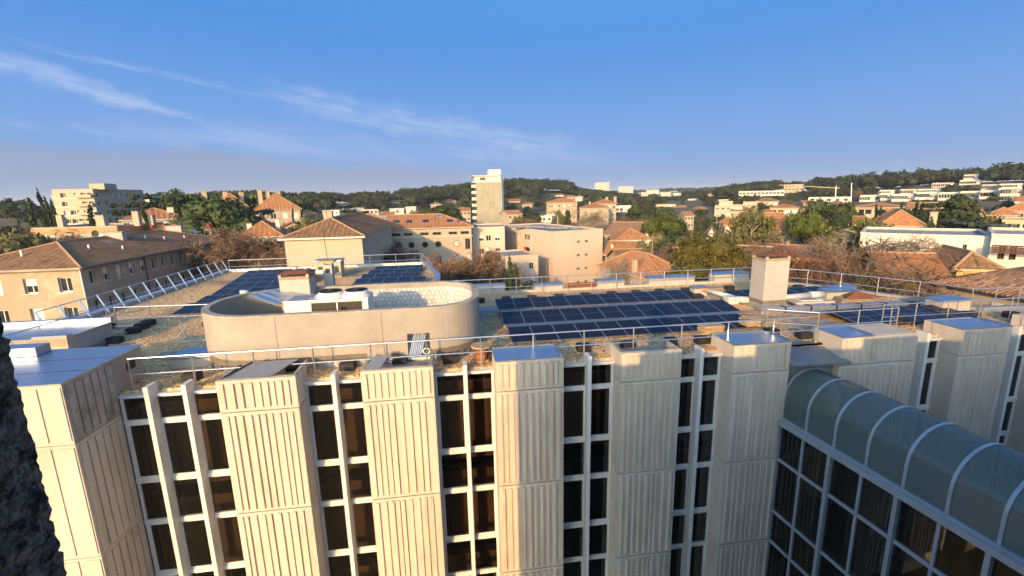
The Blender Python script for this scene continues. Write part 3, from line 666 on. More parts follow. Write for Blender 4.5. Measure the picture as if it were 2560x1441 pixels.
railing([(-1.0, 28.55), (21.0, 28.55)], 'guard rail along the rear roof edge behind the solar rows', step=1.66)
railing([(21.1, 28.5), (23.3, 26.6), (26.1, 21.7), (26.7, 19.5), (29.3, 19.3)], 'guard rail following the angled rear corner of the roof', step=1.7)
railing([(-20.3, 25.0), (-20.3, 44.2)], 'leaning guard rail with wide posts along the left parapet of the rear roof', step=1.35, lean=-.5, post=.04)
railing([(-20.2, 44.1), (-12.5, 44.1), (-2.9, 44.1)], 'guard rail along the far parapet of the rear roof', step=2.4)
railing([(-2.8, 44.0), (-1.6, 37.0)], 'guard rail with ladder hoops at the right parapet of the rear roof', step=1.4)
railing([(-18.4, 20.2), (-18.0, 25.6), (-17.2, 27.6)], 'guard rail beside the metal-topped corner block', step=1.9)
railing([(-17.4, 25.3), (-9.6, 24.7)], 'free-standing guard rail between corner block and plant enclosure', step=2.4)
railing([(-5.6, 25.6), (-1.5, 27.2)], 'guard rail behind the curved brick wall of the enclosure', step=1.3)
b = MB()
for y in (24.6, 25.3): b.path([(-4.6, y, 0), (-4.6, y, 1.25), (-3.2, y, 1.25), (-3.2, y, 0)], .03)
props(b.build('access_hoop', 'white_metal', loc=(-3.9, 25, 0)), 'pair of white tubular hoops at the roof step behind the enclosure', 'hoop')
ORD = 'first second third fourth fifth sixth seventh eighth ninth tenth eleventh twelfth thirteenth'.split()
# ---- ballast blocks
blk = MB().box(-.27, .27, -.2, .2, 0, .27); blk.box(-.22, .22, -.15, .15, .27, .29)
bme = blk.mesh('ballast_block', 'block_black')
def block(x, y, label, rz=0.): props(inst('ballast_block', bme, (x, y, .0), None, rz), label, 'ballast block', 'black rail ballast blocks on the gravel')
for i_, x in enumerate((1.6, 3.2, 4.8, 6.5, 8.2, 9.9, 11.5, 13.1, 14.9, 17.9, 20.1)): block(x, 26.8, ORD[i_]+' black ballast block from the enclosure in the row behind the rearmost solar row', random.uniform(-.15, .15))
for i_, (x, y) in enumerate(((-9.55, 16.95), (-8.0, 16.95), (-6.0, 16.95), (-4.1, 16.95), (-2.15, 16.95), (-.25, 16.95), (1.5, 17.0))): block(x, y, ORD[i_]+' black ballast block from the corner block, between front guard rail and plant enclosure', random.uniform(-.1, .1))
for i_, (x, y) in enumerate(((3.3, 17.2), (5.2, 17.25), (7.1, 17.2), (9.0, 17.3), (10.4, 17.2), (14.0, 17.7), (15.0, 17.0))): block(x, y, ORD[i_]+' black ballast block from the copper spool, between front rail and foremost solar row', random.uniform(-.1, .1))
for i_, (x, y) in enumerate(((-15.5, 21.2), (-15.7, 22.5), (-15.9, 24.1), (-16.0, 24.9), (-16.1, 25.6), (-17.3, 22.4), (-17.5, 23.8), (-17.8, 25.2), (-12.6, 24.6), (-10.4, 25.0))): block(x, y, ORD[i_]+' black ballast block on the gravel behind the metal-topped corner blocks', random.uniform(-.2, .2))
for i_, (x, y) in enumerate(((17.2, 17.2), (20.9, 18.0), (22.7, 17.0), (25.2, 18.3), (24.5, 20.6), (22.9, 23.6), (22.2, 26.0), (26.9, 17.9), (21.6, 24.9))): block(x, y, ORD[i_]+' black ballast block around the low solar group near the tall chimney', random.uniform(-.2, .2))
for k, (x, y) in enumerate([(-17.3, 22.4), (-17.5, 23.8), (-17.8, 25.2)]):
    props(MB().tube((x+.3, y-.05, .12), (x+1.5, y-.0, .12), .03, 6).build('brace_tube', 'galv', loc=(x+1, y, .1)), 'galvanised brace tube lying between two ballast blocks on shaded gravel', 'tube', 'brace tubes by the corner block')
# ---- solar panels
PWD, PLN = 1.05, 1.66
pan = MB()
t = .025
for x0, x1, y0, y1 in ((0, PWD, 0, t), (0, PWD, PLN-t, PLN), (0, t, t, PLN-t), (PWD-t, PWD, t, PLN-t)): pan.box(x0, x1, y0, y1, -.035, .004)
pan = pan.mesh('frame', 'panel_frame')
gl_ = MB().box(t, PWD-t, t, PLN-t, -.02, 0).mesh('cell_sheet', 'solar_cells')
mid_ = MB().box(t, PWD-t, PLN/2-.008, PLN/2+.008, .0005, .002).mesh('busbar', 'panel_frame')
def solar(p, yaw, tilt, label, grp, w=1., l=1.):
    o = bpy.data.objects.new('solar_panel', None); COL.objects.link(o); o.location = p; o.rotation_euler = (tilt, 0, yaw); o.scale = (w, l, 1); o.empty_display_size = .2
    ORG[o.name] = Vector(p); props(o, label, 'solar panel', grp)
    for nme, me in (('frame', pan), ('cell_sheet', gl_), ('busbar', mid_)):
        c = bpy.data.objects.new(nme, me); COL.objects.link(c); c.parent = o
ROWS = [(18.55, 2.42, 11, 'solar panel in the foremost solar row by the front guard rail'), (21.4, 2.42, 12, 'solar panel in the middle one of the three long solar rows'), (24.5, 2.42, 12, 'solar panel in the rearmost of the three long solar rows')]
foot = MB().box(-.04, .04, -.12, .1, -.1, .0).mesh('foot', 'galv')
for r, (y, x0, n, lb) in enumerate(ROWS):
    for k in range(n): solar((x0+k*1.052, y, .10), 0, rad(8), ORD[k]+' solar panel from the rounded enclosure in the '+['foremost', 'middle', 'rearmost'][r]+' long solar row', 'solar panels in three long rows')
    if r < 2:
        for k in range(n+(1 if r == 0 else 0)):
            x = x0+k*1.052; b = MB(); b.add([(x+.005, y+1.70, .315), (x+1.045, y+1.70, .315), (x+1.045, y+2.78, .12), (x+.005, y+2.78, .12), (x+.005, y+1.70, .295), (x+1.045, y+1.70, .295), (x+1.045, y+2.78, .10), (x+.005, y+2.78, .10)], [(0, 1, 2, 3), (7, 6, 5, 4), (0, 4, 5, 1), (1, 5, 6, 2), (2, 6, 7, 3), (3, 7, 4, 0)])
            props(b.build('wind_deflector', 'deflector', loc=(x+.5, y+2.2, .1)), ORD[k]+' grey sheet deflector from the enclosure, sloping down behind the '+('foremost' if r == 0 else 'middle')+' long solar row', 'deflector', 'grey deflectors behind the solar rows')
    b = MB()
    for k in range(0, n+1, 2): b.box(x0+k*1.052-.03, x0+k*1.052+.03, y-.12, y+1.7, .03, .075); b.box(x0+k*1.052-.05, x0+k*1.052+.05, y-.13, y-.03, .0, .11)
    props(b.build('mounting_rail', 'galv', loc=(x0+6, y, 0)), ['alloy mounting rails under the foremost long solar row', 'alloy mounting rails under the middle long solar row', 'alloy mounting rails under the rearmost long solar row'][r], 'mounting rail', 'mounting rails of the solar rows')
for r in range(1):
    for k in range(6):
        for q in range(2): solar((18.5+k*1.052-.04*q, 17.6+q*.98, .18+q*.1), rad(1.5), rad(6), ORD[k]+' panel from the chimney in the '+['lower', 'upper'][q]+' tier of the low solar group', 'solar panels at the right roof end', 1, .58)
b = MB().add([(17.2, 19.35, .30), (24.6, 19.5, .30), (24.9, 20.35, .12), (17.4, 20.25, .12)], [(0, 1, 2, 3)])
props(b.build('wind_deflector', 'deflector', loc=(21, 20, .1)), 'long grey deflector behind the low two-deep solar group', 'deflector', 'grey deflectors behind the solar rows')
for k in range(6): solar((16.3+k*1.055, 23.7, .2), 0, rad(8), ORD[k]+' solar panel from the fan duct in the short row behind the tall chimney', 'solar panels behind the tall chimney', 1, .8)
for r, (y, xa, n) in enumerate([(27.2, -15.9, 6), (29.4, -16.0, 7), (31.6, -16.2, 4), (33.8, -16.6, 4), (36.0, -17.0, 6), (38.2, -17.4, 5), (40.4, -17.8, 5)]):
    for k in range(n): solar((xa+k*1.055, y, .14), 0, rad(6), ORD[k]+' panel from the leaning rail in the '+ORD[r]+' row of the left rear-roof solar field', 'solar panels on the rear roof', 1, 1.2)
for r, (y, xa, n) in enumerate([(31.5, -7.2, 5), (33.6, -7.3, 5), (35.7, -7.2, 4), (37.8, -7.0, 4), (39.9, -6.8, 4)]):
    for k in range(n): solar((xa+k*1.055, y, .14), 0, rad(6), ORD[k]+' panel from the air handler in the '+ORD[r]+' row of the right rear-roof solar field', 'solar panels on the rear roof', 1, 1.16)
# ---- curbs and boxes along the rear edge
def curb(x0, x1, y0, y1, h, label, disc=None, z0=0.):
    t = thing('capped_outlet', ((x0+x1)/2, (y0+y1)/2, z0), label, 'roof outlet', 'rendered roof outlets with metal caps')
    MB().box(x0, x1, y0, y1, z0, h).build('base', 'render_white', t, bevel=.01); MB().box(x0-.05, x1+.05, y0-.06, y1+.06, h, h+.10).build('cap', 'coping_metal', t, bevel=.02)
    if disc is not None: MB().tube((disc, y0-.001, z0+(h-z0)*.5), (disc, y0-.03, z0+(h-z0)*.5), .12, 14).build('vent_disc', 'pvc', t)
curb(1.25, 3.4, 29.0, 29.7, .52, 'metal-capped outlet right behind the rounded enclosure end', 2.3)
curb(9.7, 11.6, 29.0, 29.7, .50, 'metal-capped outlet with round vent near the pink flats', 10.6)
curb(13.4, 16.7, 29.0, 29.8, .52, 'widest metal-capped outlet, in front of the orange house roof')
curb(18.2, 20.8, 29.0, 29.8, .60, 'metal-capped outlet with round vent beside the big green tree', 19.7)
curb(14.65, 15.5, 25.4, 25.95, .5, 'small square metal-capped outlet between the solar rows and the duct')
curb(21.2, 23.2, 22.6, 23.3, .52, 'metal-capped outlet joined to the grey duct behind the tall chimney')
curb(24.4, 26.0, 19.0, 19.9, .62, 'metal-capped outlet with small window beside the low solar group')
curb(22.9, 24.6, 24.2, 24.8, .34, 'low metal-capped outlet by the angled rear parapet')
curb(-11.0, -9.4, 18.3, 19.5, .36, 'low white hatch on gravel between corner block and enclosure')
curb(5.4, 7.3, 29.0, 29.6, .42, 'low weathered outlet beside the brown boards at the rear edge')
props(MB().box(7.5, 9.6, 29.05, 29.15, .1, .5).build('brown_board', 'rust', loc=(8.5, 29, 0)), 'brown boards fixed to the rear parapet', 'board')
# ---- long kerb wrapped in foil
ks = thing('foil_upstand', (20, 20.9, 0), 'long low upstand wrapped in shiny foil running from the tall chimney', 'upstand')
pts_ = [(15.9, 21.15), (17.2, 21.05), (18.6, 20.95), (20, 20.85), (21.4, 20.8), (22.8, 20.75), (24.2, 20.7)]
for a, c in zip(pts_, pts_[1:]):
    a, c = Vector((*a, 0)), Vector((*c, 0)); MB().obox((a+c)/2, c-a, (c-a).length/2-.012, .22, 0, .30+random.uniform(-.01, .01)).build('foil_segment', 'foil', ks, bevel=.03)
for p in pts_[1:]: MB().box(p[0]-.012, p[0]+.012, p[1]-.245, p[1]+.2, 0, .33).build('strap', 'block_black', ks)
# ---- ducts, hatches, odds and ends
du = thing('fan_duct', (16.2, 24, 0), 'grey round duct with orange end and square fan box left of the tall chimney', 'duct')
MB().tube((15.3, 25.3, .42), (16.0, 23.6, .32), .13, 12).build('pipe', 'pvc', du, smooth=True); MB().tube((15.22, 25.5, .43), (15.42, 25.0, .41), .135, 12).build('orange_end', 'ridge_tile', du)
MB().box(15.3, 15.95, 22.9, 23.5, .05, .48).build('fan_box', 'pvc', du, bevel=.04); MB().tube((15.9, 23.1, .3), (16.45, 22.8, .3), .19, 14).build('elbow', 'pvc', du, smooth=True); rbox(15.25, 15.3, 23.1, 23.3, .15, .35).build('motor', 'wall_yellow', du)
d2 = MB().tube((17.9, 22.4, .38), (20.2, 22.7, .42), .18, 12).tube((20.1, 22.7, .42), (21.2, 22.9, .38), .2, 12)
props(d2.build('round_duct', 'pvc', loc=(19.5, 22.6, .3), smooth=True), 'grey round duct between tall chimney and capped outlet', 'duct')
tr = MB(); n = 24
for k in range(n):
    a0, a1 = 2*math.pi*k/n, 2*math.pi*(k+1)/n
    for z in (.04, .1, .16): tr.tube((14.95+.28*math.cos(a0), 24.3+.28*math.sin(a0), z), (14.95+.28*math.cos(a1), 24.3+.28*math.sin(a1), z), .04, 5, cap=False)
props(tr.build('cable_coil', 'pvc_dark', loc=(14.95, 24.3, 0)), 'coil of grey conduit on gravel beside the small square outlet', 'coil')
dr = thing('old_hatch', (19.4, 21.9, 0), 'pale door-like hatch panel laid on blocks beside the foil upstand', 'hatch')
b = MB(); fx, fy = Vector((1, -.06, 0)), Vector((.15, 1, 0)); o = Vector((18.2, 21.35, .30))
def slab(o, a, c, h): return [o, o+a, o+a+c, o+c, o+Vector((0, 0, h)), o+a+Vector((0, 0, h)), o+a+c+Vector((0, 0, h)), o+c+Vector((0, 0, h))]
BF = [(0, 3, 2, 1), (4, 5, 6, 7), (0, 1, 5, 4), (1, 2, 6, 5), (2, 3, 7, 6), (3, 0, 4, 7)]
MB().add(slab(o, fx*2.2, fy*.95, .09), BF).build('leaf', 'wall_pink', dr); MB().add(slab(o+Vector((.5, .2, .091)), fx*1.2, fy*.6, .04), BF).build('frame', 'frame_white', dr); MB().add(slab(o+Vector((.65, .28, .132)), fx*.9, fy*.42, .01), BF).build('panel', 'board', dr)
MB().box(18.4, 18.7, 21.4, 21.7, 0, .3).box(20, 20.3, 21.4, 21.7, 0, .3).build('block', 'wood', dr)
bs = thing('board_stack', (22, 22, 0), 'heap of brown boards and crumpled sheet beyond the foil upstand', 'boards')
for k in range(5):
    MB().add(slab(Vector((20.9+.1*k, 21.4+.07*k, .03+.07*k)), Vector((2.5-.2*k, -.05+.04*k, 0)), Vector((.2, .7, 0)), .05), BF).build('board', 'board' if k % 2 else 'wood', bs)
MB().add([(21.3, 21.5, .4), (23.9, 21.5, .36), (23.4, 22.3, .38), (21.9, 22.3, .42), (22.3, 21.9, .72)], [(0, 1, 4), (1, 2, 4), (2, 3, 4), (3, 0, 4)]).build('crumpled_sheet', 'rust', bs)
def sacks(x, y, n, label):
    t = thing('slab_stack', (x, y, 0), label, 'slab stack', 'stacks of pale slabs by the front solar row')
    for k in range(n):
        a = random.uniform(-.2, .2); MB().obox((x+random.uniform(-.06, .06), y+random.uniform(-.05, .05), 0), (math.cos(a), math.sin(a)), .48, .3, .05+k*.085, .05+k*.085+.075).build('slab', 'wood', t, bevel=.02)
sacks(11.1, 17.75, 7, 'stack of pale slabs leaning near the right end of the foremost solar row')
sacks(13.9, 18.9, 6, 'stack of pale slabs where the foremost solar row ends')
sacks(12.4, 17.5, 3, 'low stack of pale slabs between the two taller stacks')
spl = thing('wire_spool', (.98, 17.0, 0), 'wooden spool of shiny copper wire in front of the enclosure', 'spool')
lathe_ = lambda prof: lathe(MB(), prof, 24)
def at_loc(mb, x, y): mb.v = [(v[0]+x, v[1]+y, v[2]) for v in mb.v]; return mb
at_loc(lathe_([(0, .0), (.36, .0), (.36, .05), (0, .05)]), .98, 17).build('bottom_flange', 'wood', spl)
at_loc(lathe_([(.26, .05), (.265, .3), (.26, .55)]), .98, 17).build('winding', 'copper', spl, smooth=True)
at_loc(lathe_([(0, .55), (.40, .55), (.40, .61), (0, .61)]), .98, 17).build('top_flange', 'wood', spl)
b = MB()
for k in range(7): b.tube((-1.80+k*.07, 17.16, .24), (-1.54+k*.075, 17.62+.03*(k%3), 1.32+.03*(k%2)), .032, 6)
props(b.build('pipe_bundle', 'galv', loc=(-1.1, 17.4, .3)), 'bundle of metal conduits leaning through the opening of the enclosure wall', 'pipes')
b = MB()
for k in range(16): a = k*.8; b.tube((-1.15+.12*math.cos(a), 17.22, .42+.13*math.sin(a)), (-1.15+.14*math.cos(a+.8), 17.2, .42+.12*math.sin(a+.8)), .022, 5)
props(b.build('white_hose', 'white_plastic', loc=(-1.15, 17.2, .4)), 'tangle of white hose on the sill of the enclosure opening', 'hose')
props(rbox(-1.95, -.9, 17.12, 17.28, .14, .21).build('sill_plank', 'alu_white', loc=(-1, 17.2, .1)), 'pale plank under the opening of the enclosure wall', 'plank')
b = MB()
for k in range(3): b.box(-2.9+.05*k, -2.2+.04*k, 16.75+.1*k, 17.15, .03+.05*k, .07+.05*k)
props(b.build('felt_scrap', 'felt_grey', loc=(-2.5, 16.9, 0)), 'pile of grey felt scraps at the foot of the enclosure', 'felt')
b = MB().tube((-12.35, 22.1, 0), (-12.6, 22.1, 1.0), .045, 4).tube((-12.5, 22.1, .62), (-12.2, 22.5, .75), .02).tube((-12.3, 22.1, .72), (-12.75, 21.7, .2), .02).box(-12.7, -11.4, 22.0, 22.15, 0, .05)
props(b.build('aerial_stand', 'galv', loc=(-12.4, 22.1, 0)), 'bent metal stand with side arms on shaded gravel left of the enclosure', 'stand')
b = MB().path([(1.7, 19.6, .3), (1.75, 19.3, .05), (2.2, 19.25, .04)], .03).path([(1.2, 20.2, 1.0), (1.45, 19.3, .05)], .02)
props(b.build('blue_strap', 'tarp_blue', loc=(1.7, 19.4, 0)), 'blue strap hanging at the rounded end of the enclosure', 'strap')
props(MB().box(1.35, 2.3, 23.4, 24.2, .0, .30).box(1.3, 2.35, 23.35, 24.25, .3, .36).build('felt_box', 'felt_grey', loc=(1.8, 23.8, 0), bevel=.02), 'grey felt-covered box in the shade beside the enclosure', 'box')
# ---- rear roof plant
ac = thing('air_handler', (-10, 39, 0), 'cream air-handling unit with metal top on the rear roof', 'air handler')
MB().box(-11.1, -9.1, 38.6, 39.8, 0, 1.35).build('casing', 'wall_cream2', ac, bevel=.02); MB().box(-11.2, -9.0, 38.5, 39.9, 1.35, 1.47).build('top', 'coping_metal', ac)
for x in (-10.9, -9.8): rbox(x, x+.5, 38.57, 38.6, .45, .95).build('louvre', 'leaf_blue', ac)
b = MB().tube((-12.8, 29.4, .55), (-8.3, 29.2, .55), .16, 12).tube((-12.8, 29.4, .1), (-12.8, 29.4, .95), .26, 14)
props(b.build('insulated_pipe', 'pvc', loc=(-10, 29.3, .5), smooth=True), 'thick insulated pipe with upright stub on the rear roof solar field', 'pipe')
b = MB().tube((-12.5, 38, .6), (-9.0, 36.0, .9), .18, 10).tube((-12.5, 38, 0), (-12.5, 38, 1.1), .2, 10).tube((-11.7, 38, 0), (-11.7, 38, 1.0), .15, 10)
props(b.build('vent_pipe', 'pvc', loc=(-11, 37, .5), smooth=True), 'pair of grey vent pipes beside the air-handling unit', 'pipe')
props(MB().tube((-7.2, 26.3, .2), (-7.3, 26.3, 1.3), .13, 10).build('orange_bottle', 'cable_orange', loc=(-7.2, 26.3, 0), smooth=True), 'orange cylinder standing between chimney and vent stack', 'cylinder')
for k, (x, y) in enumerate([(-6.9, 26.0), (-6.2, 27.2), (-5.6, 26.6)]):
    b = MB().tube((x, y, .3+.1*k), (x+1.6, y+.4, .3+.1*k), .14, 10).tube((x, y, 0), (x, y, .4), .14, 10); props(b.build('duct_run', 'pvc', loc=(x, y, .2), smooth=True), ['lowest grey duct run behind the vent stack', 'middle grey duct run behind the vent stack', 'upper grey duct run behind the vent stack'][k], 'duct')
props(MB().box(-7.6, -6.0, 24.8, 25.8, 0, .5).build('plinth', 'render_white', loc=(-7, 25.3, 0)), 'rendered plinth under the ducts behind the enclosure', 'plinth')
# ================================================================== TERRAIN
CPT = []
def cp(px, R, py=None, z=None): CPT.append((math.degrees(azim(px)), R, pol(px, py, R).z if z is None else z))
for px in (-200, 0, 300, 600, 900, 1200, 1500, 1800, 2100, 2400, 2700):
    cp(px, 20, z=-13.8); cp(px, 60, z=-13.3); cp(px, 100, z=-12.6); cp(px, 140, z=-12.0)
for px, z in ((-100, -14), (200, -12.5), (600, -11), (1000, -11), (1280, -11), (1600, -10.5), (1900, -9.5), (2200, -8), (2500, -6.5), (2700, -6)): cp(px, 200, z=z)
for px, y in ((-100, 560), (200, 545), (400, 530), (700, 527), (1000, 526), (1200, 522), (1350, 520), (1500, 520), (1650, 520), (1800, 512), (1950, 510), (2100, 508), (2250, 507), (2400, 504), (2560, 500), (2750, 490)): cp(px, 315, y)
for px, R, y in ((-100, 450, 562), (80, 450, 556), (300, 450, 530), (450, 420, 520), (600, 420, 515), (750, 430, 515), (900, 430, 513), (1050, 440, 508), (1130, 470, 496), (1190, 500, 483), (1280, 520, 474), (1400, 520, 476), (1480, 510, 488), (1560, 500, 501), (1650, 520, 507), (1750, 540, 503), (1830, 560, 492), (1900, 560, 481), (2000, 560, 480), (2080, 560, 486), (2150, 540, 482), (2220, 520, 474), (2300, 510, 466), (2400, 490, 459), (2500, 480, 456), (2600, 470, 450), (2800, 470, 445)): cp(px, R, y)
for px, y in ((-100, 560), (300, 540), (700, 525), (1100, 512), (1300, 505), (1500, 496), (1600, 499), (1700, 499), (1900, 502), (2300, 490), (2700, 480)): cp(px, 950, y)
for px, y in ((-100, 530), (300, 525), (700, 515), (1100, 505), (1400, 492), (1600, 485), (1700, 480), (1800, 479), (1900, 480), (2300, 480), (2700, 472)): cp(px, 1500, y)
for px in (-100, 400, 900, 1400, 1900, 2400): cp(px, 4000, z=-20); cp(px, 8000, z=-40)
CPA = np.array(CPT); CPU = np.stack([CPA[:, 0]/13, 3.4*np.log(CPA[:, 1])], 1); CPZ = CPA[:, 2]
def TZ(x, y):
    r = max(math.hypot(x, y), 15.); a = math.degrees(math.atan2(x, y)); a = max(-75, min(90, a))
    d2 = (CPU[:, 0]-a/13)**2+(CPU[:, 1]-3.4*math.log(r))**2
    w = 1/(d2+.03)**2.2
    return float((w*CPZ).sum()/w.sum())
tb = MB(); AZ = [-180+6*i for i in range(20)]+[-60+i for i in range(131)]+[71+5*i for i in range(22)]; AZ = sorted({a for a in AZ if a < 180}); NA = len(AZ)
RR = [18, 45, 60, 75, 90, 110, 130, 150, 175, 200, 230, 260, 290, 315, 340, 380, 420, 450, 480, 510, 540, 570, 610, 660, 720, 800, 950, 1100, 1300, 1500, 1800, 2500, 4000, 7000]
idx = {}
for i, R in enumerate(RR):
    for j in range(NA):
        a = rad(AZ[j]); x, y = R*math.sin(a), R*math.cos(a); idx[i, j] = len(tb.v); tb.v.append((x, y, TZ(x, y)))
c0 = len(tb.v); tb.v.append((0, 0, -13.6))
for j in range(NA):
    tb.f.append([c0, idx[0, (j+1) % NA], idx[0, j]]); tb.mi.append(0)
    for i in range(len(RR)-1): tb.f.append([idx[i, j], idx[i, (j+1) % NA], idx[i+1, (j+1) % NA], idx[i+1, j]]); tb.mi.append(0)
tb.f = [f[::-1] for f in tb.f]
props(tb.build('ground', 'ground', smooth=True), 'dry grass and garden ground rising to wooded hills', None, None, 'structure')
def strip(pts, w, z, name, m):
    b = MB(); n = len(pts); q = []
    for i, p in enumerate(pts):
        p = Vector((*p, 0)); d = (Vector((*pts[min(i+1, n-1)], 0))-Vector((*pts[max(i-1, 0)], 0))).normalized(); s = Vector((-d.y, d.x, 0))*w/2
        for e in (p+s, p-s): q.append((e.x, e.y, TZ(e.x, e.y)+z))
    b.add(q, [(2*i, 2*i+1, 2*i+3, 2*i+2) for i in range(n-1)]); props(b.build(name, m), None, None, None, 'structure')
strip([(-80, 6), (-29, 12), (-29, 30), (-29, 50), (-25, 52), (0, 53), (20, 45), (34, 36), (44, 10)], 6, .15, 'road', 'asphalt')
# ================================================================== HOUSES
def unit_window(kind):
    b = MB(); t = .07
    if kind == 'shut': b.box(0, 1, -.02, .02, 0, 1, 0); return b.mesh('window', ['shutter'])
    fm = 'frame_brown' if kind == 'brown' else 'frame_white'
    b.quad((0, 0, 0), (1, 0, 0), (1, 0, 1), (0, 0, 1), 1)
    for x0, x1, z0, z1 in ((0, 1, 0, t), (0, 1, 1-t, 1), (0, t, t, 1-t), (1-t, 1, t, 1-t), (.47, .53, t, 1-t)): b.box(x0, x1, -.03, -.001, z0, z1, 0)
    if kind == 'half': b.box(0, 1, -.05, -.03, .5, 1, 2)
    return b.mesh('window', [fm, 'window_dark', 'shutter'])
UW = {k: unit_window(k) for k in ('win', 'shut', 'half', 'brown')}
sill_me = MB().box(-.06, 1.06, -.12, .02, -.06, 0).mesh('sill', 'frame_white')
def wallgrid(b, O, ux, w, z0, z1, ops, dep):
    uy = Vector((-ux.y, ux.x, 0)); us = sorted({0., w, *[o[0] for o in ops], *[o[1] for o in ops]}); zs = sorted({z0, z1, *[o[2] for o in ops], *[o[3] for o in ops]})
    P = lambda u, z, d=0.: O+ux*u+uy*d+Vector((0, 0, z))
    if not ops: b.quad(P(0, z0), P(w, z0), P(w, z1), P(0, z1)); return
    for i in range(len(us)-1):
        for k in range(len(zs)-1):
            um, zm = (us[i]+us[i+1])/2, (zs[k]+zs[k+1])/2
            if any(o[0] < um < o[1] and o[2] < zm < o[3] for o in ops): continue
            b.quad(P(us[i], zs[k]), P(us[i+1], zs[k]), P(us[i+1], zs[k+1]), P(us[i], zs[k+1]))
    for u0, u1, a, c in (o[:4] for o in ops):
        b.quad(P(u0, a), P(u0, a, dep), P(u0, c, dep), P(u0, c)); b.quad(P(u1, a, dep), P(u1, a), P(u1, c), P(u1, c, dep))
        b.quad(P(u0, a, dep), P(u0, a), P(u1, a), P(u1, a, dep)); b.quad(P(u0, c), P(u0, c, dep), P(u1, c, dep), P(u1, c))
def grid_ops(w, ze, cols, rows, ww=1.0, wh=1.25, fh=2.8, top=.55, m=None, rs=random, shut=.3, skip=0.):
    ops = []; m = m if m is not None else w/cols/2
    for r in range(rows):
        for c in range(cols):
            if rs.random() < skip: continue
            u = (m+(w-2*m)*(c/(cols-1)) if cols > 1 else w/2)-ww/2; z1 = ze-top-r*fh
            q = rs.random(); ops.append((u, u+ww, z1-wh, z1, 'shut' if q < shut else 'half' if q < shut*1.6 else 'win'))
    return ops
def slope(b, A, B, inw, rise, a, c, run, step, amp):        # corrugated roof slope; eave A->B, inward direction, insets a, c
    A, B = Vector(A), Vector(B); d = B-A; ln = d.length; d.normalize(); n = max(2, int(ln/step)); top = []
    up = Vector((inw.x*run, inw.y*run, rise)); nr = d.cross(up).normalized()
    if nr.z < 0: nr = -nr
    base = len(b.v); S = sorted({*[ln*i/n for i in range(n+1)], min(a, ln), max(0, ln-c)})
    for i, s in enumerate(S):
        h = min(1., s/a if a > 0 else 1., (ln-s)/c if c > 0 else 1.); o = nr*(amp if i % 2 else 0)
        p = A+d*s+o; b.v += [tuple(p), tuple(p+up*max(h, .0))]
        if i: b.f.append([base+2*i-2, base+2*i, base+2*i+1, base+2*i-1]); b.mi.append(0)
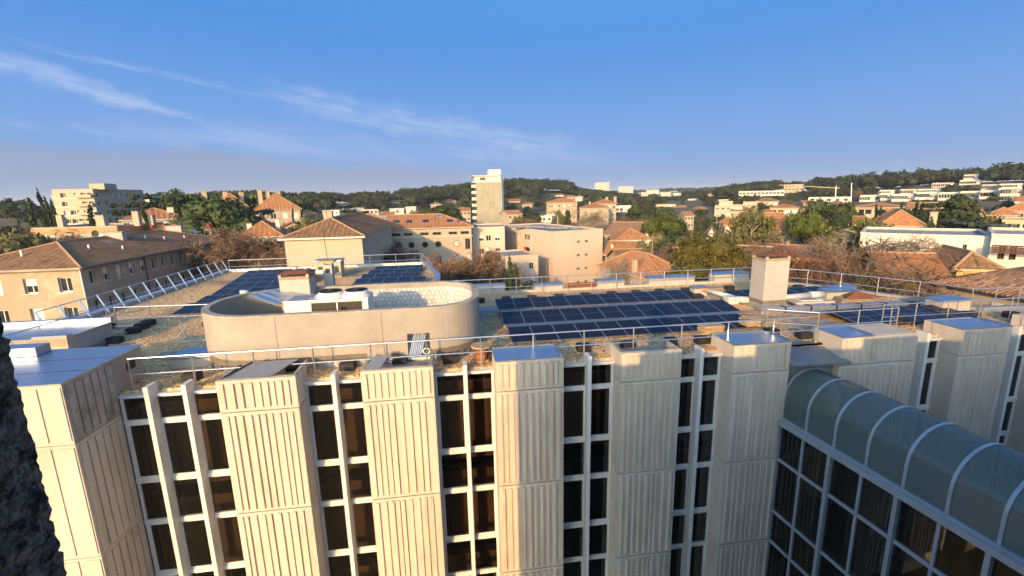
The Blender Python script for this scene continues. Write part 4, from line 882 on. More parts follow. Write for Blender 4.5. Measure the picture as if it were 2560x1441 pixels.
def roof(t, F, r, f, w, d, ze, kind, rise, rm, wm, ov=.45, step=.5, amp=.06, ridge=True):
    F = Vector((F.x, F.y, 0)); Z = Vector((0, 0, ze)); b = MB()
    if kind == 'flat':
        b = MB().obox(F+f*d/2, r, w/2-.02, d/2-.02, ze-.3, ze-.25); ro = b.build('roof', 'flat_roof', t)
        p = MB()
        for c, u, hw in ((F+f*.1, r, w/2+.06), (F+f*(d-.1), r, w/2+.06)): p.obox(c, u, hw, .16, ze-.12, ze+.12)
        for s in (-1, 1): p.obox(F+f*d/2+r*s*(w/2-.1), f, d/2-.262, .161, ze-.12, ze+.121)
        p.build('parapet', rm, t); return ro
    W2, D0, D1 = w/2+ov, -ov, d+ov
    P = lambda u, v, z=0.: F+r*u+f*v+Z+Vector((0, 0, z))
    A, B, C, D = P(-W2, D0), P(W2, D0), P(W2, D1), P(-W2, D1); dd = D1-D0; ww = 2*W2
    if kind == 'hip':
        h = min(ww, dd)/2
        slope(b, A, B, f, rise, h, h, h, step, amp) if ww >= dd else slope(b, A, B, f, rise, ww/2, ww/2, h, step, amp)
        slope(b, C, D, -f, rise, h, h, h, step, amp) if ww >= dd else slope(b, C, D, -f, rise, ww/2, ww/2, h, step, amp)
        slope(b, B, C, -r, rise, h, h, h, step, amp); slope(b, D, A, r, rise, h, h, h, step, amp)
        if ww >= dd: R0, R1 = P(-W2+h, D0+h, rise), P(W2-h, D0+h, rise)
        else: R0, R1 = P(0, D0+h, rise), P(0, D1-h, rise)
        hips = [(A, R0), (D, R0 if ww >= dd else R1), (B, R1 if ww >= dd else R0), (C, R1)]
    elif kind == 'gable':         # ridge parallel to the front
        slope(b, A, B, f, rise, 0, 0, dd/2, step, amp); slope(b, C, D, -f, rise, 0, 0, dd/2, step, amp); R0, R1 = P(-W2, D0+dd/2, rise), P(W2, D0+dd/2, rise); hips = []
    elif kind == 'gablef':        # gable towards the front
        slope(b, B, C, -r, rise, 0, 0, W2, step, amp); slope(b, D, A, r, rise, 0, 0, W2, step, amp); R0, R1 = P(0, D0, rise), P(0, D1, rise); hips = []
    elif kind == 'shed':
        slope(b, A, B, f, rise, 0, 0, dd, step, amp); R0, R1 = P(-W2, D1, rise), P(W2, D1, rise); hips = []
    ro = b.build('roof', rm, t)
    g = MB().tube(R0, R1, .14, 6)
    for p, q in hips: g.tube(p, q, .13, 5)
    if ridge: g.build('ridge', 'ridge_tile', ro)
    e = MB(); dz = Vector((0, 0, -.22))
    for p, q in ((A, B), (B, C), (C, D), (D, A)): e.quad(p+dz, q+dz, q, p)
    e.quad(A+dz, D+dz, C+dz, B+dz); e.build('eave', wm, ro)
    if kind in ('gable', 'gablef', 'shed'):
        gw = MB()
        if kind == 'gable':
            for s in (-1, 1): gw.add([P(s*w/2, 0, -.25), P(s*w/2, d, -.25), P(s*w/2, d, .0), P(s*w/2, d/2, rise*.95), P(s*w/2, 0, .0)], [(0, 1, 2, 3, 4)])
        elif kind == 'gablef':
            for v in (0, d): gw.add([P(-w/2, v, -.25), P(w/2, v, -.25), P(w/2, v, 0), P(0, v, rise*.95), P(-w/2, v, 0)], [(0, 1, 2, 3, 4)])
        else:
            for s in (-1, 1): gw.add([P(s*w/2, 0, -.25), P(s*w/2, d, -.25), P(s*w/2, d, rise*.97), P(s*w/2, 0, 0)], [(0, 1, 2, 3)])
            gw.quad(P(-w/2, d, -.25), P(w/2, d, -.25), P(w/2, d, rise*.97), P(-w/2, d, rise*.97))
        gw.build('gable', wm, t)
    return ro
HS = []
def house(F, a, w, d, ze, label, kind='hip', rise=1.6, wm='wall_cream2', rm='tile_orange', cat='house', front=None, left=None, right=None, zb=None, group=None, dep=.16, ch=(), balc=(), name=None, step=.5, amp=.06, fascia=None, sills=False, ov=.45, ridge=True):
    r = Vector((math.cos(a), -math.sin(a), 0)); f = Vector((math.sin(a), math.cos(a), 0)); F = Vector((F[0], F[1], 0))
    zb = zb if zb is not None else min(TZ(F.x, F.y), TZ(F.x+f.x*d, F.y+f.y*d))-.6
    t = thing(name or ('apartment_block' if cat == 'building' else 'house'), (F.x+f.x*d/2, F.y+f.y*d/2, zb), label, cat, group)
    zg_ = max(zb+.6, ze-14); HS.append((math.atan2(F.x, F.y), math.hypot(F.x, F.y), (w/2+1)*max(.5, abs(math.cos(a-math.atan2(F.x, F.y))))/math.hypot(F.x, F.y), (zg_+(ze-zg_)*.3-CZ)/math.hypot(F.x, F.y)))
    wb = MB(); FL, FR = F-r*w/2, F+r*w/2
    top = ze-(.02 if kind != 'flat' else 0)
    for O, ux, ln, ops in ((FL, r, w, front), (FR, f, d, right), (FR+f*d, -r, w, None), (FL+f*d, -f, d, left)):
        ops = ops(ln, ze) if callable(ops) else (ops or []); uy = Vector((-ux.y, ux.x, 0)); wallgrid(wb, O, ux, ln, zb, top, ops, dep)
        for o in ops:
            p = O+ux*o[0]+uy*dep+Vector((0, 0, o[2])); k = o[4] if len(o) > 4 else 'win'
            wo_ = inst('window', UW[k], p, t, math.atan2(ux.y, ux.x), (o[1]-o[0], 1, o[3]-o[2]))
            if sills: inst('sill', sill_me, p-uy*dep, t, math.atan2(ux.y, ux.x), (o[1]-o[0], 1, 1))
    wb.build('wall', wm, t)
    roof(t, F, r, f, w, d, ze, kind, rise, rm, wm, ov, step, amp, ridge)
    if fascia: 
        fb = MB()
        fb.obox(F-f*.07, r, w/2+.08, .06, ze-1.0, ze-.125); fb.obox(FR+f*d/2+r*.07, f, d/2, .06, ze-1.0, ze-.126); fb.build('fascia', fascia, t)
    for u, v, h, s in ch:
        c = F+r*u+f*v; MB().obox(c, r, s/2, s/2.4, ze-.2, ze+h).build('chimney', wm, t); MB().obox(c, r, s/2+.08, s/2.4+.08, ze+h, ze+h+.1).build('chimney_cap', 'ridge_tile', t)
    for u0, u1, z in balc:
        c = F+r*((u0+u1)/2-w/2)-f*.6; MB().obox(c, r, (u1-u0)/2, .6, z-.15, z).build('balcony', wm, t); q = MB().obox(c-f*.56, r, (u1-u0)/2, .04, z, z+.95)
        q.obox(c-r*((u1-u0)/2-.04), f, .6, .04, z, z+.949).obox(c+r*((u1-u0)/2-.04), f, .6, .04, z, z+.949).build('balcony_rail', wm, t)
    return t
def ph(px0, px1, py, R, d, label, th=0., **k):                  # house by the direction of its front wall, its range and its eave height
    pm = (px0+px1)/2; a = azim(pm); A, B = azim(px0), azim(px1); w = R*(math.tan(A-a)*-1+math.tan(B-a))/math.cos(rad(th)); e = pol(pm, py, R)
    return house((e.x, e.y), a+rad(th), w, d, e.z, label, **k)
def G(cols, rows, ww=1.0, wh=1.25, fh=2.8, top=.6, shut=.3, skip=0., m=None, seed=1):
    rs = random.Random(seed*13+cols*7+rows); return lambda w, ze: grid_ops(w, ze, cols, rows, ww, wh, fh, top, m, rs, shut, skip)
# ---- long residential block on the left
A_ = house((-43.2, 50.3), 0, 12.4, 31, .26, 'long yellow residential block with brown tiled hip roof beside the rear roof', kind='hip', rise=2.1, wm='wall_cream', rm='tile_brown', cat='building', dep=.28, step=.35, amp=.05, sills=True,
    front=G(4, 4, 1.2, 1.5, 3.05, 1.0, .3, seed=4), right=G(15, 4, .95, 1.45, 3.05, .55, .25, m=1.4, seed=5), ov=.5)
for y in (60, 70): rbox(-36.99, -36.87, y, y+.12, -13, .1).build('downpipe', 'frame_brown', A_)
MB().tube((-36.45, 49.8, .12), (-36.45, 80.8, .12), .1, 6).build('gutter', 'iron', A_); MB().tube((-49.8, 49.75, .12), (-36.5, 49.75, .12), .1, 6).build('gutter', 'wall_cream', A_); MB().tube((-36.93, 50.22, .1), (-36.93, 50.22, -13), .06, 6).build('downpipe', 'frame_white', A_)
for x, y, z in ((-42.5, 64, 2.1), (-42.5, 77, 2.1)):
    MB().box(x-1.1, x+1.1, y, y+.8, z-.8, z+.75).build('chimney', 'render_white', A_); MB().box(x-1.25, x+1.25, y-.1, y+.9, z+.75, z+.85).build('chimney_cap', 'felt_grey', A_)
    dish = MB()
    for k in range(12): t0, t1 = k*math.pi/6, (k+1)*math.pi/6; c = Vector((x-1.7, y-.2, z+.7)); dish.add([c, c+Vector((.45*math.cos(t0), -.15, .45*math.sin(t0))), c+Vector((.45*math.cos(t1), -.15, .45*math.sin(t1)))], [(0, 1, 2)])
    dish.build('satellite_dish', 'leaf_blue', A_)
for x, y, dz in ((-40.5, 57, -.45), (-39, 60, -.9), (-41.2, 68, -.3), (-40, 70, -.6), (-39.5, 74, -.8), (-44, 53, -.45), (-41, 80, -.3)): MB().tube((x, y, 1.4+dz), (x, y, 2.4+dz), .11, 8).build('roof_vent', 'white_metal', A_)
for x, y, z in ((-42.2, 61, 1.95), (-42.2, 80, 1.95)): MB().add(slab(Vector((x, y, z)), Vector((1.3, 0, -.42)), Vector((0, 1.6, 0)), .12), BF).build('skylight', 'foil', A_)
# ---- low flats behind it
def wall_rect(x0px, x1px, pyt, Y, d, label, **k):
    p, q = at(x0px, pyt, Y), at(x1px, pyt, Y); e = at((x0px+x1px)/2, pyt, Y)
    return house(((p.x+q.x)/2, Y), 0, abs(q.x-p.x), d, e.z, label, **k)
wall_rect(78, 292, 569, 96, 14, 'low cream flats with orange fascia behind the long residential block', kind='flat', rm='wall_cream2', fascia='fascia_orange', cat='building', front=G(6, 3, 1.9, 1.5, 3.0, 1.35, .35, seed=8), wm='wall_cream2', ch=((-5, 4, 2.2, 1.0), (-6.2, 6, 1.6, .9), (1.5, 5, 2.0, 1.5), (8.5, 4, 2.6, 1.1), (9.8, 6, 1.7, 1.2)))
wall_rect(336, 526, 562, 103, 14, 'low cream flats with dark red fascia behind the long residential block', kind='flat', rm='fascia_red', fascia='fascia_red', cat='building', front=G(5, 3, 2.2, 1.5, 3.0, 1.35, .15, seed=9), wm='wall_cream2', ch=((1, 4, 3.2, 1.0), (7.5, 4, 3, 1.0), (8.8, 6, 2.0, .9)))
# ---- tall block on the left skyline
tl = wall_rect(128, 231, 474, 175, 26, 'eight-storey cream apartment block on the left skyline', kind='flat', rm='wall_cream2', wm='wall_cream2', cat='building', front=G(6, 8, 1.6, 1.5, 2.9, 1.2, .15, skip=.15, seed=3), right=G(7, 8, 1.7, 1.5, 2.9, 1.2, .2, skip=.2, seed=2), dep=.5)
e = at(231, 474, 175); e0 = at(128, 474, 175)
for k in range(8):
    MB().box(e0.x-.1, e.x+.1, 174.88, 174.99, e.z-2.95-k*2.9, e.z-2.75-k*2.9).build('floor_band', 'wall_white', tl); MB().box(e.x+.01, e.x+.13, 175, 201, e.z-2.95-k*2.9, e.z-2.75-k*2.9).build('floor_band', 'wall_white', tl)
    for x in (e0.x-1.4, e.x-5.2): MB().box(x, x+(1.4 if x < e0.x else 5.2), 173.6 if x > e0.x else 176, 174.85 if x > e0.x else 184, e.z-2.7-k*2.9, e.z-1.7-k*2.9).build('balcony', 'wall_cream2', tl)
MB().box(e.x-2.2, e.x+2.5, 177, 183, e.z, e.z+2.0).build('lift_room', 'wall_cream2', tl)
wall_rect(330, 372, 492, 235, 30, 'lower grey-white apartment block at the end of the tall block', kind='flat', rm='wall_white', wm='wall_white', cat='building', front=G(4, 6, 1.6, 1.4, 2.9, 1, seed=6), right=G(8, 6, 1.6, 1.4, 2.9, 1, seed=7))
ph(305, 470, 548, 128, 12, 'pale house with dull red hip roof behind the low flats', kind='hip', rise=2.4, rm='tile_orange', wm='wall_white', front=G(7, 2, 1.1, 1.3), ch=((3, 3, 2.4, 1.2),))
ph(545, 622, 521, 150, 14, 'tall beige house with orange roof and white chimneys among dark pines', kind='hip', rise=4.2, wm='wall_beige', front=G(3, 4, 1.2, 1.5), ch=((-6, 5, 4.8, 1.1), (-1, 6, 4.6, 1.1), (3, 6, 4.4, 1.1)), th=-6)
f2 = ph(640, 752, 524, 148, 15, 'beige apartment house with orange pyramid roof and stacked balconies', kind='hip', rise=4.6, wm='wall_beige', cat='building', front=G(4, 4, 1.5, 1.7, 2.9, 1.0, .2), ch=((-4, 5, 5.6, 1.1), (-2, 6, 5.4, 1.1), (1, 7, 5.2, 1.0)), balc=((5, 10, -2.5), (5, 10, -5.4), (5, 10, -8.3)), th=-4)
ph(598, 705, 592, 92, 11, 'white house with bright orange hip roof beside bare trees', kind='hip', rise=2.6, wm='wall_white', front=G(5, 3, 1.3, 1.6, 2.9, .8, .15), balc=((9, 13.5, -4.5),), ch=((-2, 3, 2.2, .8), (2.5, 4, 2.8, .7)), th=8, step=.4)
ph(700, 765, 572, 112, 9, 'small yellow gabled house between hip-roofed buildings', kind='gablef', rise=1.4, wm='wall_cream', rm='tile_orange', front=G(2, 2), ch=((2, 4, 2.2, .6),))
# ---- hip-roofed hall and round-window block
g0, g1 = at(709, 590, 60), at(904, 590, 60)
G_ = house(((g0.x+g1.x)/2, 60), 0, g1.x-g0.x, 30, 1.75, 'cream block with windowless end wall, tiled hip roof and tall aerial', kind='hip', rise=2.2, wm='wall_cream2', rm='tile_brown', cat='building', right=G(8, 4, 1.0, 1.3, 2.9, .8), ch=((-.4, 5.2, 3.0, 1.1),), step=.3, amp=.06)
gx = (g0.x+g1.x)/2
MB().tube((gx+.3, 62, 2), (gx+.1, 62, 6.2), .035).build('aerial', 'iron', G_)
for z in (5.7, 5.95): MB().tube((gx-.5, 62, z), (gx+.7, 62, z), .02).build('aerial_arm', 'iron', G_)
MB().box(g0.x-.6, g1.x+.5, 59.4, 59.95, 1.52, 1.74).build('cornice', 'wall_white', G_)
i0, i1 = at(890, 572, 92), at(1178, 566, 92); iw = i1.x-i0.x; IZ = .55
def iops(w, ze):
    o = []
    U = lambda px: at(px, 600, 92).x-i0.x
    for px in (941, 991, 1021, 1062, 1093, 1133, 1163): u = U(px); o.append((u-.85, u+.85, ze-1.5, ze-.95, 'brown'))
    for px, ww in ((914, .9), (947, 1.9), (1000, .9)): o.append((U(px)-ww/2, U(px)+ww/2, ze-7.9, ze-5.6, 'win'))
    for px, ww, k in ((914, .9, 'win'), (1041, .8, 'win'), (1055, .8, 'win'), (1097, .7, 'win'), (1143, 1.4, 'shut'), (1170, .75, 'shut')): o.append((U(px)-ww/2, U(px)+ww/2, ze-7.8+(0 if px > 920 else 3), ze-5.6+(0 if px > 920 else 3), k)) if px > 920 else None
    for px, ww in ((914, .9), (947, 1.9), (1000, .9), (1066, .9), (1098, .7), (1144, 1.3), (1172, .7)): o.append((U(px)-ww/2, U(px)+ww/2, ze-11.1, ze-9.0, 'brown'))
    o.append((U(1169)-.5, U(1169)+.5, ze-4.6, ze-2.4, 'brown')); o.append((U(914)-.5, U(914)+.5, ze-4.9, ze-2.6, 'win'))
    return o
I_ = house(((i0.x+i1.x)/2, 92), 0, iw, 12, IZ, 'cream block with a row of round windows and orange roof with skylights', kind='hip', rise=2.4, wm='wall_cream2', rm='tile_orange', cat='building', front=iops, step=.35, dep=.22)
disc = MB(); n = 24
disc.add([(math.cos(2*math.pi*k/n), 0, math.sin(2*math.pi*k/n)) for k in range(n)], [tuple(range(n))], 0)
for k in range(n):
    c0_, s0_, c1_, s1_ = math.cos(2*math.pi*k/n), math.sin(2*math.pi*k/n), math.cos(2*math.pi*(k+1)/n), math.sin(2*math.pi*(k+1)/n)
    disc.add([(c0_*.88, -.06, s0_*.88), (c0_*1.08, -.06, s0_*1.08), (c1_*1.08, -.06, s1_*1.08), (c1_*.88, -.06, s1_*.88), (c0_*1.08, .02, s0_*1.08), (c1_*1.08, .02, s1_*1.08)], [(3, 2, 1, 0), (1, 2, 5, 4)], 1)
dme = disc.mesh('round_window', ['window_dark', 'iron']); dme2 = disc.mesh('round_window', ['wall_white', 'iron'])
for k, px in enumerate((944, 996, 1028, 1062, 1095, 1141)): p = at(px, 600, 91.97); inst('round_window', dme2 if k == 5 else dme, (p.x, 91.96, IZ-3.35), I_, 0, (.58, 1, .58))
MB().box(i0.x, i1.x+.2, 91.8, 91.95, IZ-1.95, IZ-1.83).build('string_course', 'wall_white', I_)
for px, v in ((948, 2.2), (991, 2.2), (1022, 2.1), (1064, 2.1), (1125, 1.9), (1150, 1.8), (960, 4.2), (1100, 4.4)):
    p = at(px, 560, 92+v); MB().add(slab(Vector((p.x-.6, 92+v, IZ+.16+v*.37)), Vector((1.2, 0, 0)), Vector((0, 1.1, .40)), .10), BF).build('skylight', 'window_dark' if v < 4 else 'foil', I_)
# ---- pink flats
ph(1180, 1262, 569, 96, 12, 'narrow pink-beige flats between round-window block and corner flats', kind='flat', wm='wall_pink', rm='wall_pink', cat='building', front=lambda w, ze: [(w*.33-.55+c, w*.33+.55+c, ze-2.9-r*2.75, ze-1.6-r*2.75, 'win' if (r+q) % 2 else 'half') for r in range(4) for q, c in enumerate((-.4, 1.1, 3.0))])
J_ = ph(1383, 1510, 577, 92, 27, 'pink-beige corner flats with flat roof and pairs of small windows', th=-33, kind='flat', wm='wall_pink', rm='wall_pink', cat='building', front=lambda w, ze: [(w*.47+u, w*.47+u+.95, ze-2.55-r*2.75, ze-2.0-r*2.75, 'win') for r in range(4) for u in (0, 1.9)],
   left=lambda w, ze: [(u, u+ww, ze-2.9-r*2.75, ze-1.2-r*2.75, k) for r in range(4) for u, ww, k in ((2.0, .6, 'shut'), (4.2, .7, 'shut'), (8.3, 1.1, 'win'), (11.2, .8, 'shut'), (17.8, .6, 'shut'), (14.0, 2.9, 'brown')) if not (r == 1 and u == 4.2)], dep=.35)
ja = azim(1446.5)-rad(33); jr_ = Vector((math.cos(ja), -math.sin(ja), 0)); jf = Vector((math.sin(ja), math.cos(ja), 0)); je = pol(1446.5, 577, 92); jw = 92*(math.tan(azim(1510)-azim(1446.5))-math.tan(azim(1383)-azim(1446.5)))/math.cos(rad(33))
jc = Vector((je.x, je.y, 0))-jr_*(jw/2)+jf*27
for u, r_, m_ in ((14.3, 1, 'awning_red'), (15.4, 0, 'felt_grey')): MB().add(slab(jc-jf*u-jr_*.02+Vector((0, 0, je.z-2.9-r_*2.75)), -jf*1.1, -jr_*.06, 1.6), BF).build('curtain', m_, J_)
for r_ in range(3):
    MB().add(slab(jc-jf*13.9-jr_*.03+Vector((0, 0, je.z-3.0-r_*2.75)), -jf*3.1, -jr_*.1, .75), BF).build('loggia_rail', 'wall_pink', J_)
MB().add(slab(jc-jf*6.5-jr_*.0+Vector((0, 0, je.z-5.9)), -jf*6.2, -jr_*1.3, .18), BF).build('balcony', 'wall_pink', J_)
ph(1262, 1347, 640, 82, 9, 'low pink-beige annex with flat roof in front of the corner flats', th=-20, kind='flat', wm='wall_pink', rm='wall_pink', cat='building', front=lambda w, ze: [(w*.72, w*.72+.9, ze-2.6, ze-1.3, 'win'), (w*.25, w*.25+.6, ze-2.0, ze-1.5, 'win'), (w*.72, w*.72+.9, ze-5.6, ze-4.2, 'half')])
jr = thing('roof_pipes', (26, 96, -1), 'run of grey ducts and guard rail on the flat roof of the pink flats', 'pipes')
b = MB()
for k, (p0, p1) in enumerate((((1275, 566), (1360, 569)), ((1300, 568), (1420, 571)), ((1400, 570), (1450, 572)))): b.tube(pol(p0[0], p0[1], 100), pol(p1[0], p1[1], 97), .28, 8)
b.build('duct', 'pvc_dark', jr)
b = MB()
for px in range(1280, 1460, 20): p = pol(px, 572, 97); b.tube((p.x, p.y, p.z-.6), (p.x, p.y, p.z+.6), .05, 4)
so_ = b.build('support', 'galv', jr); so_['kind'] = 'stuff'
# ---- panelled tower
K_ = wall_rect(1190, 1251, 457, 205, 12, 'tall tower with beige panelled end wall and white rooftop storey', kind='flat', wm='wall_stone', rm='wall_white', cat='building', name='tower_block')
p, q = at(1190, 457, 205), at(1251, 457, 205); cw, hh = (q.x-p.x)/4, 2.78
pm_ = MB().box(.03, cw-.03, -.12, 0, .03, hh-.03).mesh('wall_panel', 'tower_panel')
for c in range(4):
    for r in range(8): inst('wall_panel', pm_, (p.x+c*cw, 205, p.z-(r+1)*hh), K_)
MB().box(q.x+.02, q.x+.5, 205.4, 216.8, -8, p.z+1.5).build('side_wall', 'wall_white', K_); MB().box(q.x+.6, q.x+1.8, 209, 216.5, -8, p.z+2.5).build('stair_wall', 'wall_white', K_)
MB().box(p.x-1.6, q.x+.3, 204.6, 217, p.z, p.z+.5).box(p.x-.6, q.x+.2, 205.2, 216, p.z+.5, p.z+2.7).box(p.x-1.8, q.x-.8, 204.5, 217, p.z+2.7, p.z+3.0).build('penthouse', 'wall_white', K_)
MB().box(p.x+5.8, q.x+.4, 206, 214, p.z+3.0, p.z+5.6).build('lift_room', 'wall_white', K_); rbox(p.x+1.8, p.x+4.2, 205.1, 205.2, p.z+.9, p.z+2.2).build('window', 'window_dark', K_)
for r in range(8):
    MB().add(slab(Vector((p.x-2.0, 205.6, p.z-2.1-r*2.78)), Vector((1.95, 0, 0)), Vector((0, 3, 0)), 1.25), BF).build('balcony', 'wall_white', K_); rbox(p.x-.9, p.x-.02, 206, 208.4, p.z-.85-r*2.78, p.z-.1-r*2.78).build('loggia', 'window_dark', K_)
# ---- houses and flats further off
T = [ # px0, px1, eave y, range, depth, label, options
 (1366, 1443, 506, 235, 12, 'yellow four-storey flats with orange hip roof below the wooded hill', dict(rise=1.8, wm='wall_cream', cat='building', front=G(6, 4, 1.0, 1.3, 2.9, 1.2, .25), balc=((1, 3.5, 1.0), (1, 3.5, -1.9), (13, 15.5, 1), (13, 15.5, -1.9)))),
 (1449, 1522, 520, 208, 13, 'yellow flats with blank end wall and orange hip roof', dict(rise=1.9, wm='wall_cream', cat='building', ch=((-2, 6, 2.6, .8),))),
 (1482, 1541, 509, 224, 12, 'yellow flats with twin chimneys behind the blank-walled flats', dict(rise=1.9, wm='wall_cream', cat='building', front=G(5, 4, 1.0, 1.4, 2.9, 1.2, .25), ch=((1, 6, 2.8, 1.3), (5, 6, 3.0, 1.3)))),
 (1538, 1580, 516, 262, 14, 'white terraced flats beside the yellow flats', dict(kind='flat', wm='wall_white', rm='wall_white', cat='building', front=G(4, 3, 1.8, 1.6, 2.9, 1.0, .1), dep=.6)),
 (1487, 1523, 457, 930, 20, 'far white tower block on the hill, the taller of a pair', dict(kind='flat', wm='wall_far', rm='wall_far', cat='building', front=G(7, 9, 1.6, 1.5, 2.6, 1.2, .1), zb=-8, dep=.8, name='tower_block')),
 (1546, 1583, 467, 900, 18, 'far white tower block on the hill, the lower of a pair', dict(kind='flat', wm='wall_far', rm='wall_far', cat='building', front=G(7, 9, 1.6, 1.5, 2.6, 1.2, .1), zb=-8, dep=.8, name='tower_block')),
 (1510, 1590, 588, 108, 12, 'house with broad weathered brown roof beside the pink flats', dict(kind='gable', rise=2.6, rm='tile_mixed', wm='wall_beige', front=G(3, 2), th=20)),
 (1590, 1622, 576, 122, 10, 'narrow white house with orange lean-to roof', dict(kind='shed', rise=1.8, wm='wall_white', th=15)),
 (1541, 1630, 600, 102, 11, 'white villa with orange pyramid roof and green shutters', dict(kind='hip', rise=2.2, wm='wall_white', front=G(3, 2, .9, 1.3, 2.9, .7), left=G(3, 2, .9, 1.3, 2.9, .7), th=-14, ch=((3.6, 3, 1.8, .7),))),
 (1512, 1578, 637, 84, 9, 'low house with plain orange roof beside the pink flats', dict(kind='gable', rise=2.0, wm='wall_beige', th=12, ch=((-1.5, 2, 1.6, .5),))),
 (1552, 1618, 660, 74, 8, 'low white house with brown gabled roof and dark gutter', dict(kind='gable', rise=1.9, rm='tile_brown', wm='wall_cream2', th=-18, left=G(1, 1), front=G(2, 1))),
 (1604, 1712, 686, 60, 10, 'cream house with big orange tiled roof next to the large green tree', dict(kind='hip', rise=2.3, wm='wall_cream2', th=-38, step=.3, front=G(3, 1), left=G(2, 1), ch=((-3.2, 1.6, 1.9, .55),))),
 (1696, 1750, 650, 84, 9, 'house with dusty orange roof half hidden by the green tree', dict(kind='gable', rise=1.6, wm='wall_beige', th=-10)),
 (1640, 1690, 512, 330, 12, 'small cream house with roof terrace among dark trees', dict(kind='flat', wm='wall_cream2', rm='wall_cream2', front=G(2, 2))),
 (1826, 1893, 528, 192, 13, 'cream flats with orange roof and two columns of balconies', dict(rise=1.5, wm='wall_cream2', cat='building', front=G(5, 3, 1.2, 1.4, 2.8, .9, .1), balc=((1, 4, 1.2-1.5), (6, 9, -.3), (1, 4, -3.1), (6, 9, -3.1)), dep=.4)),
 (1786, 1900, 514, 245, 16, 'long pale flat-roofed building behind the balcony flats', dict(kind='flat', wm='wall_cream2', rm='wall_cream2', cat='building', front=G(8, 2, 1.2, 1.0, 2.8, 1.0), ch=((-5, 5, 2.0, 6), (6, 5, 1.6, 7)))),
 (1926, 1996, 520, 204, 13, 'cream flats with dull orange roof and open loggias', dict(rise=1.2, wm='wall_cream2', cat='building', front=G(4, 3, 1.9, 1.6, 2.8, .8, .1), dep=.7)),
 (1888, 1946, 504, 285, 12, 'cream house with low brown hip roof on the slope', dict(rise=2.0, rm='tile_mixed', wm='wall_cream2', front=G(5, 2))),
 (1846, 1960, 478, 430, 22, 'white stepped terrace flats on the wooded slope, long and low', dict(kind='flat', wm='wall_white', rm='wall_white', cat='building', front=G(12, 3, 2.2, 1.7, 3.0, 1.0, .0), dep=1.0)),
 (1928, 1990, 578, 112, 12, 'stone-coloured gabled house with orange roof carrying a solar panel', dict(kind='gable', rise=3.6, wm='wall_beige', front=G(1, 1), th=-30)),
 (1780, 1845, 566, 138, 10, 'pale house with orange hip roof and small gable', dict(rise=1.6, wm='wall_white', front=G(3, 1))),
 (1812, 1850, 563, 128, 9, 'yellow-walled cottage with bright orange roof', dict(kind='gable', rise=1.5, wm='wall_yellow', front=G(2, 2))),
 (1765, 1790, 590, 104, 8, 'narrow grey-white gabled house behind cypress trees', dict(kind='gablef', rise=1.6, rm='tile_mixed', wm='wall_white', front=G(1, 2))),
 (1918, 1968, 553, 150, 9, 'small cream cottage with orange roof between pines', dict(rise=1.3, wm='wall_cream2', front=G(3, 1))),
 (1826, 1905, 652, 66, 8, 'pale-walled low house with dusty tile roof behind bare branches', dict(kind='gable', rise=1.5, rm='tile_mixed', wm='wall_cream2', th=12)),
 (1905, 2010, 646, 70, 8, 'low house with pale tile roof and garden wall', dict(kind='gable', rise=1.4, rm='tile_mixed', wm='wall_cream2', front=G(3, 1), th=10)),
 (2138, 2257, 519, 172, 14, 'cream flats with deep balconies and plain pink end wall', dict(rise=1.1, wm='wall_cream2', cat='building', front=lambda w, ze: [(w*.05, w*.36, ze-2.1-r*2.9, ze-.6-r*2.9, 'win') for r in range(4)]+[(w*.48, w*.6, ze-2.1-r*2.9, ze-.7-r*2.9, 'win') for r in range(4)], dep=1.0)),
 (2200, 2310, 564, 106, 11, 'beige villa with orange hip roof and shuttered upper windows', dict(rise=2.6, wm='wall_beige', front=G(3, 1, 1.2, .9, 2.8, .5, .9), ch=((4.5, 3, 2.2, 1.0),), th=-8, step=.35)),
 (2268, 2340, 522, 196, 10, 'row house with rusty orange roof behind the cypresses', dict(kind='gable', rise=1.8, wm='wall_beige', front=G(4, 1))),
 (2345, 2400, 524, 178, 10, 'cream gabled house on the slope under white terraces', dict(kind='gablef', rise=2.2, wm='wall_cream2', front=G(2, 2))),
 (2378, 2440, 512, 215, 10, 'pale house with flat brown roof below the white flats', dict(kind='hip', rise=1.4, wm='wall_white', front=G(3, 1))),
 (2440, 2462, 546, 132, 10, 'small pale yellow gabled house beside the round conifer', dict(kind='gablef', rise=1.6, wm='wall_cream', front=G(1, 1))),
 (2470, 2540, 538, 150, 11, 'cream house with wide orange roof at the foot of the hill', dict(rise=1.5, wm='wall_cream2', front=G(3, 1))),
 (2505, 2580, 551, 122, 10, 'flat ochre house with low parapet near the hill', dict(kind='flat', wm='wall_yellow', rm='wall_beige', front=G(3, 1))),
 (2516, 2590, 527, 165, 10, 'orange-roofed pavilion on the right slope', dict(rise=1.8, wm='wall_beige', front=G(3, 1))),
]
for (a, b_, y, R, d, lb, o) in T: ph(a, b_, y, R, d, lb, **o)
for k, (a, b_, y, R) in enumerate([(1603, 1620, 481, 1150), (1616, 1648, 475, 1120), (1650, 1678, 481, 1150), (1682, 1702, 483, 1180)]):
    ph(a, b_, y, R, 20, ['leftmost low block of the far pale housing cluster on the ridge', 'round-shouldered block of the far pale housing cluster on the ridge', 'pinkish middle block of the far pale housing cluster on the ridge', 'last small block of the far pale housing cluster on the ridge'][k], kind='flat', wm='wall_far', rm='wall_far', cat='building', zb=-6, front=G(5, 4, 1.8, 1.6, 3, 1.5, .1), dep=.8, group='far pale housing cluster')
